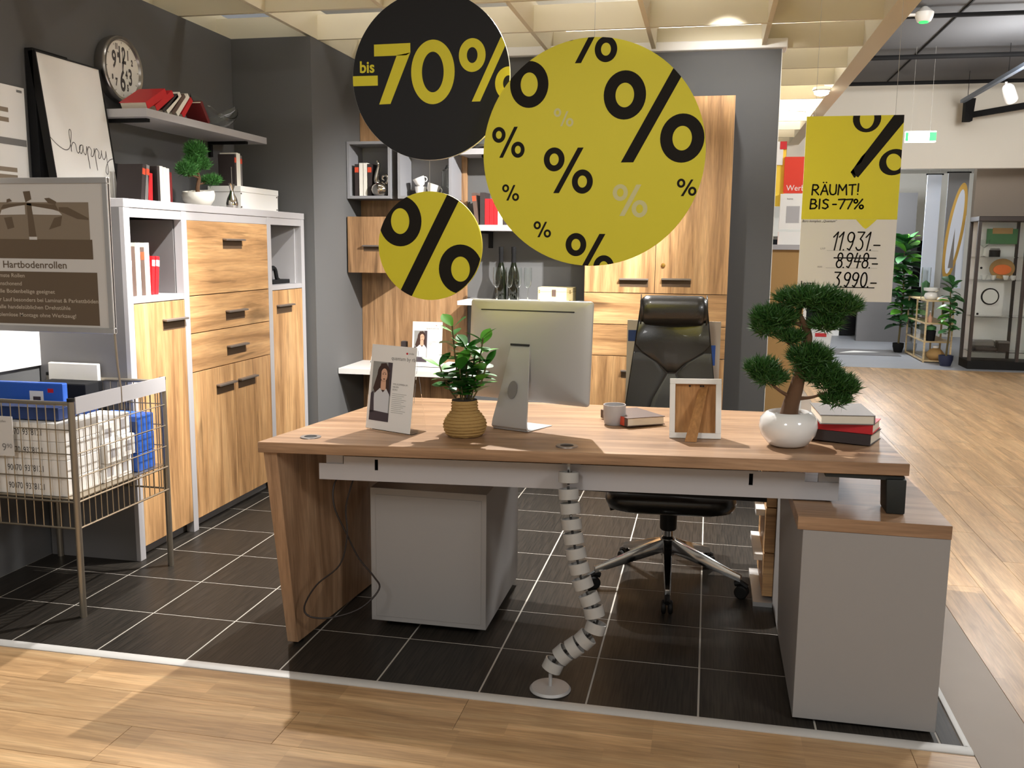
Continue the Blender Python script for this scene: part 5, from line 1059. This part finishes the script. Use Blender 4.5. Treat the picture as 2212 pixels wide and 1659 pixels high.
# smoke detector, track and spots
sm=thing('smoke_detector','white round smoke detector on the dark ceiling','detector',(3.94,5.50,3.235)); MB().lathe([(0.0,-0.055),(0.05,-0.05),(0.065,-0.02),(0.07,0.0),(0.07,0.02),(0.02,0.064)],seg=24).obj('body','white',sm); BX('arm','white',sm,-0.16,-0.06,-0.015,0.015,-0.005,0.012); MB().lathe([(0.0,-0.061),(0.035,-0.058),(0.038,-0.0515)],seg=18).obj('lens','exit_green',sm)
tk=thing('light_track','blue-grey lighting track hanging under the dark ceiling','light track',(5.00,6.0,3.0)); BX('rail','track_blue',tk,-0.022,0.022,-2.0,2.62,0.0,0.035)
for y in (-1.2,1.0,2.4): MB().tube([(0,y,0.035),(0,y,0.299)],0.003,5).obj('hanger','black_matte',tk)
for i,(y,l) in enumerate(((1.27,'white track spotlight on the blue-grey lighting track'),)):
    sp_=thing('track_spotlight',l,'spotlight',(5.06,6.0+y,2.965)); MB().tube([(0,0,0.03),(0.0,0,-0.03)],0.012,8).obj('stem','white',sp_)
    mb=MB(); mb.m=Matrix.Translation((0.03,-0.03,-0.085))@Matrix.Rotation(R(-42),4,'Y')@Matrix.Rotation(R(50),4,'X'); mb.lathe([(0.0,0.10),(0.045,0.10),(0.055,0.085),(0.062,-0.08),(0.054,-0.08),(0.0,-0.06)],seg=24); mb.obj('head','white',sp_)
    mb=MB(); mb.m=Matrix.Translation((0.03,-0.03,-0.085))@Matrix.Rotation(R(-42),4,'Y')@Matrix.Rotation(R(50),4,'X'); mb.lathe([(0.0,-0.074),(0.052,-0.072)],seg=24,cap=False); mb.obj('lens','spot_glow',sp_,fix=False)
vd=thing('vent_duct','dark angular duct hanging under the bulkhead','duct',(5.02,8.55,2.80)); MB().hexa([(0,0,0),(0.08,0,0),(0.08,0.12,0),(0,0.12,0)],[(0,0,0.24),(0.10,0,0.24),(0.10,0.12,0.24),(0,0.12,0.24)]).obj('end_box','black_matte',vd); MB().hexa([(0.08,0.02,0.04),(0.9,0.02,0.17),(0.9,0.1,0.17),(0.08,0.1,0.04)],[(0.08,0.02,0.10),(0.9,0.02,0.24),(0.9,0.1,0.24),(0.08,0.1,0.10)]).obj('arm','black_matte',vd)
# dark doorway and columns at the end
dw=thing('dark_doorway','dark glazed doors with a white post at the end of the aisle','door',(3.3,13.25,0.0))
for x0,x1 in ((0.0,1.05),(1.18,2.4)): BX('door_leaf','black_matte',dw,x0,x1,0.0,0.05,0.02,1.55)
BX('post','white',dw,1.055,1.175,-0.02,0.06,0.0,1.6); BX('header','wall_white',dw,0.0,2.4,0.0,0.08,1.6005,1.9); BX('poster','yellow_board',dw,0.72,0.9,-0.004,-0.0005,0.75,1.05)
bkz=thing('dark_shelf_wall','tall dark recess wall beside the curtains','wall unit',(4.62,12.4,0.0)); BX('panel','grey_side',bkz,0.0,0.75,0.0,0.1,0.0,2.25); BX('shelf','black',bkz,0.0,0.75,-0.2,-0.0005,1.35,1.50)
wbn=thing('sales_bin','white sales bin with red label in the aisle','bin',(3.78,10.72,0.0)); MB().hexa([(0.03,0.03,0),(0.25,0.03,0),(0.25,0.25,0),(0.03,0.25,0)],[(0,0,0.32),(0.28,0,0.32),(0.28,0.28,0.32),(0,0.28,0.32)]).obj('body','white',wbn); BX('label','red',wbn,0.05,0.2,-0.002,-0.0005,0.20,0.25); 
rg=thing('floor_mat','dark floor mat with a white leaflet at the aisle end','mat',(3.75,10.35,0.0005)); BX('mat','grey_side',rg,0.0,1.15,0.0,0.75,0.0,0.006); MB().add([(0.38,0.18,0.0068),(0.95,0.42,0.0068),(0.62,0.50,0.0068),(0.5,0.36,0.0068)],[(0,1,2,3)]).obj('leaflet','white',rg,fix=False)
# mirror posters / curtains
for i,(l,x0,x1,y) in enumerate((('white blue hanging banner next to the mirror poster',5.03,5.20,10.2),('tall poster of a gold framed oval mirror',5.21,5.45,9.9))):
    p=thing('hanging_banner' if i==0 else 'mirror_poster',l,'banner',(x0,y,0.93)); BX('cloth','curtain' if i==0 else 'poster_bg',p,0,x1-x0,0,0.02,0,1.42); MB().tube([(-0.02,0.01,1.425),(x1-x0+0.02,0.01,1.425)],0.01,8).obj('rod','black_matte',p)
    for xx in (0.02,x1-x0-0.02): MB().tube([(xx,0.01,1.434),(xx,0.01,1.6895)],0.0015,4).obj('cord','clear_plastic',p)
    if i==1:
        g=lambda a,rx,rz:(0.12+rx*math.cos(a)+0.11*rz*math.sin(a),0.70+rz*math.sin(a))
        def ringp(r0,z0,r1,z1,n=36): return [[g(2*PI*k/n,r0,z0),g(2*PI*(k+1)/n,r0,z0),g(2*PI*(k+1)/n,r1,z1),g(2*PI*k/n,r1,z1)] for k in range(n)]
        printed('mirror_glass',[[g(2*PI*k/30,0.065,0.52) for k in range(30)]],'curtain',p,-0.0012); printed('mirror_frame',ringp(0.10,0.60,0.065,0.52),'gold',p,-0.0016); printed('reflection',[[(0.07,0.25),(0.13,0.25),(0.12,0.75)]],'text_grey',p,-0.0018)
        BX('cloth_lower','curtain',p,0.16,0.24,-0.0008,-0.0001,0.0,0.9)
# open shelf with small goods
os_=thing('open_shelf','low pale wooden shelf with glass panes between the plants','shelf',(5.03,9.73,0.0))
Wx,Dy,Hz=0.33,1.10,0.765
for x in (0.0,Wx-0.02):
    for y in (0.0,Dy*0.5,Dy-0.02): BX('post','pale_wood',os_,x,x+0.02,y,y+0.02,0,Hz)
for z in (0.03,0.27,0.50,Hz): 
    BX('board','pale_wood',os_,0.0005,Wx-0.0005,0.0005,Dy-0.0005,z-0.018 if z!=Hz else z,z if z!=Hz else z+0.018)
BX('pane','glass',os_,0.008,0.011,0.021,Dy*0.5-0.001,0.04,Hz-0.02); BX('pane','glass',os_,0.008,0.011,Dy*0.5+0.021,Dy-0.021,0.04,Hz-0.02)
def far_item(name,label,cat,loc,prof,mat,extra=None):
    o=thing(name,label,cat,loc); MB().lathe(prof,seg=18).obj('body',mat,o,smooth=60)
    if extra: MB().lathe(extra[0],seg=18).obj(extra[2],extra[1],o,smooth=60)
    return o
far_item('ceramic_vase','cream and tan round vase low in the open shelf','vase',(5.19,9.80,0.0305),[(0.0,0.0),(0.06,0.0),(0.105,0.04),(0.11,0.08),(0.07,0.13),(0.03,0.15)],'tan',([(0.03,0.151),(0.035,0.18),(0.02,0.18)],'cream_ceramic','neck'))
far_item('teapot','white teapot on top of the open shelf','teapot',(5.10,9.85,0.7835),[(0.0,0.0),(0.06,0.0),(0.085,0.04),(0.07,0.085),(0.03,0.10)],'white_gloss',([(0.0,0.11),(0.05,0.101),(0.09,0.115),(0.095,0.15),(0.088,0.15),(0.0,0.12)],'white_gloss','cup'))
far_item('glass_vase','tall clear vase on top of the open shelf','vase',(5.07,10.05,0.7835),[(0.0,0.0),(0.05,0.0),(0.055,0.4),(0.05,0.4),(0.045,0.01),(0.0,0.01)],'glass',([(0.0,0.012),(0.03,0.05),(0.05,0.2),(0.0,0.24)],'leaf_far','greenery'))
far_item('plant_pot','dark green square pot in the middle of the open shelf','pot',(5.12,9.80,0.2705),[(0.0,0.0),(0.05,0.0),(0.06,0.13),(0.05,0.13),(0.0,0.12)],'black_matte',([(0.0,0.125),(0.06,0.14),(0.06,0.18),(0.0,0.205)],'leaf_far','leaves'))
far_item('pink_bottle','small pink bottle in the upper part of the open shelf','bottle',(5.10,9.81,0.5005),[(0.0,0.0),(0.025,0.0),(0.03,0.06),(0.012,0.09),(0.0,0.13)],'skin',([(0.0,0.131),(0.012,0.132),(0.0,0.15)],'white','cap'))
# leafy floor plants
LF=leaf_mesh('leaf_far',0.17,0.052,6,0.3,0.25); LFL=leaf_mesh('leaf_light',0.17,0.052,6,0.3,0.25); LFD=leaf_mesh('leaf_dark',0.17,0.052,6,0.3,0.25)
def floor_plant(label,loc,potr,poth,mat,H,n,spread,seed,z0=0.35):
    rnd=random.Random(seed); p=thing('floor_plant',label,'plant',loc); MB().lathe([(0.0,0.0),(potr*0.7,0.0),(potr*0.98,poth*0.6),(potr,poth),(potr*0.9,poth),(potr*0.85,poth*0.8),(0.0,poth*0.8)],seg=22).obj('pot',mat,p,smooth=60)
    MB().tube([(0,0,poth*0.78),(0.02,0,H*0.5),(-0.01,0.0,H*0.93)],[0.014,0.011,0.006],7).obj('stem','stem',p)
    for k in range(n):
        f=k/(n-1); z=H*(z0+(0.97-z0)*f); az=k*2.4+rnd.uniform(-0.3,0.3); el=rnd.uniform(-0.25,0.7) if f<0.85 else rnd.uniform(0.4,1.1)
        o=link('leaf',rnd.choice((LF,LF,LFL,LFD)),p,(0.01,0,z),(el,rnd.uniform(-0.5,0.5),az)); s=rnd.uniform(0.7,1.1)*spread; o.scale=(s,s,s)
floor_plant('tall bright green leafy plant in a black pot left of the open shelf',(4.955,10.90,0.0),0.075,0.13,'black_matte',1.58,120,1.5,3,0.22)
floor_plant('shorter dark fiddle-leaf plant in a dark blue pot before the open shelf',(5.235,9.45,0.0),0.085,0.13,'blue_pot',1.04,44,1.05,9,0.38)
# glass display cabinet
vt=thing('display_cabinet','dark framed glass display cabinet with lit shelves against the taupe wall','cabinet',(5.42,9.20,0.0))
W_,D_,H_=1.05,0.40,1.80; f_=0.035
for x in (0.0,0.52,W_-f_):
    for y in (0.0,D_-f_): BX('post','vit_frame',vt,x,x+f_,y,y+f_,0.1,H_-0.06)
BX('plinth','black',vt,0.0,W_,0.0,D_,0.0,0.0995); BX('top','vit_frame',vt,0.0,W_,0.0,D_,H_-0.0595,H_,bevel=0.006); BX('back','white',vt,f_,W_-f_,D_-0.02,D_-0.012,0.1005,H_-0.0605)
for x0,x1 in ((f_+0.001,0.519),(0.556,W_-f_-0.001)): BX('glass_door','glass',vt,x0,x1,0.004,0.008,0.12,H_-0.07)
for z in (0.20,0.62,1.05,1.32): BX('glass_shelf','acrylic',vt,f_+0.002,W_-f_-0.002,0.04,D_-0.021,z,z+0.008); 
for z in (0.24,0.66,1.20): MB().ball((f_+0.03,0.0,z),0.014,10,6).obj('door_knob','black',vt)
def vit(name,label,cat,x,z,build): 
    o=thing(name,label,cat,(5.42+x,9.36,z+0.0005)); build(o); return o
vit('framed_clock','white boxed wall clock in the middle of the display cabinet','clock',0.24,0.628,lambda o:(BX('box','white',o,-0.15,0.15,0.05,0.12,0.0,0.40),[MB().prism([(0.10*math.cos(2*PI*k/28),0.23+0.10*math.sin(2*PI*k/28)) for k in range(28)],'y',0.03,0.049).obj('rim','black',o),MB().prism([(0.085*math.cos(2*PI*k/28),0.23+0.085*math.sin(2*PI*k/28)) for k in range(28)],'y',0.024,0.0295).obj('dial','white',o)]))
vit('folded_cloth','folded dark striped cloth in the display cabinet','cloth',0.20,0.208,lambda o:(BX('fold','dark_book',o,-0.14,0.14,-0.08,0.08,0,0.05,bevel=0.012),BX('fold','grey_book',o,-0.13,0.12,-0.07,0.07,0.0505,0.13,bevel=0.02)))
vit('decor_box','dark decorative box in the display cabinet','box',0.40,0.208,lambda o:(BX('body','dark_book',o,-0.05,0.07,-0.06,0.06,0,0.10,bevel=0.003),BX('lid','grey_book',o,-0.052,0.072,-0.062,0.062,0.1005,0.125,bevel=0.003)))
for i,(x,l) in enumerate(((0.14,'white coffee cup left on the upper glass shelf'),(0.24,'blue white coffee cup on the upper glass shelf'),(0.38,'white coffee cup before the food picture'),(0.46,'tilted white cup at the end of the upper glass shelf'))): cup(l,(5.42+x,9.34,1.0585),i*0.7,0.9,'cups in the display cabinet')
vit('food_picture','round food picture leaning in the display cabinet','picture',0.36,1.0585,lambda o:(MB().prism([(0.14*math.cos(2*PI*k/24),0.13+0.12*math.sin(2*PI*k/24)) for k in range(24)],'y',0.08,0.09).obj('plate','tan',o),MB().prism([(0.10*math.cos(2*PI*k/24),0.12+0.06*math.sin(2*PI*k/24)) for k in range(24)],'y',0.07,0.0795).obj('food','orange',o)))
vit('black_jar','black jar on the top glass shelf','jar',0.24,1.3285,lambda o:(MB().lathe([(0.0,0.0),(0.06,0.0),(0.06,0.08),(0.0,0.08)],seg=18).obj('body','black',o),MB().lathe([(0.0,0.081),(0.055,0.081),(0.05,0.10),(0.0,0.10)],seg=18).obj('lid','grey_book',o)))
vit('stem_glass','clear stem glass on the top glass shelf','glass',0.12,1.3285,lambda o:(MB().lathe([(0.0,0.0),(0.04,0.0),(0.005,0.012),(0.005,0.10),(0.0,0.1)],seg=16).obj('stem','glass',o),MB().lathe([(0.0,0.101),(0.05,0.14),(0.055,0.20),(0.052,0.20),(0.046,0.14),(0.0,0.105)],seg=16).obj('bowl','glass',o)))
vit('green_picture','green printed picture at the top of the display cabinet','picture',0.33,1.42,lambda o:(BX('sheet','leaf_far',o,-0.16,0.18,0.12,0.13,0.06,0.24),BX('print','tan',o,-0.10,0.12,0.112,0.119,0.18,0.25)))
pc=thing('price_card','white price card with red bar on the display cabinet door','price card',(5.98,9.195,1.25)); BX('card','white',pc,0,0.12,0,0.004,0,0.20); BX('bar','red',pc,0.005,0.115,-0.001,-0.0002,0.005,0.035)
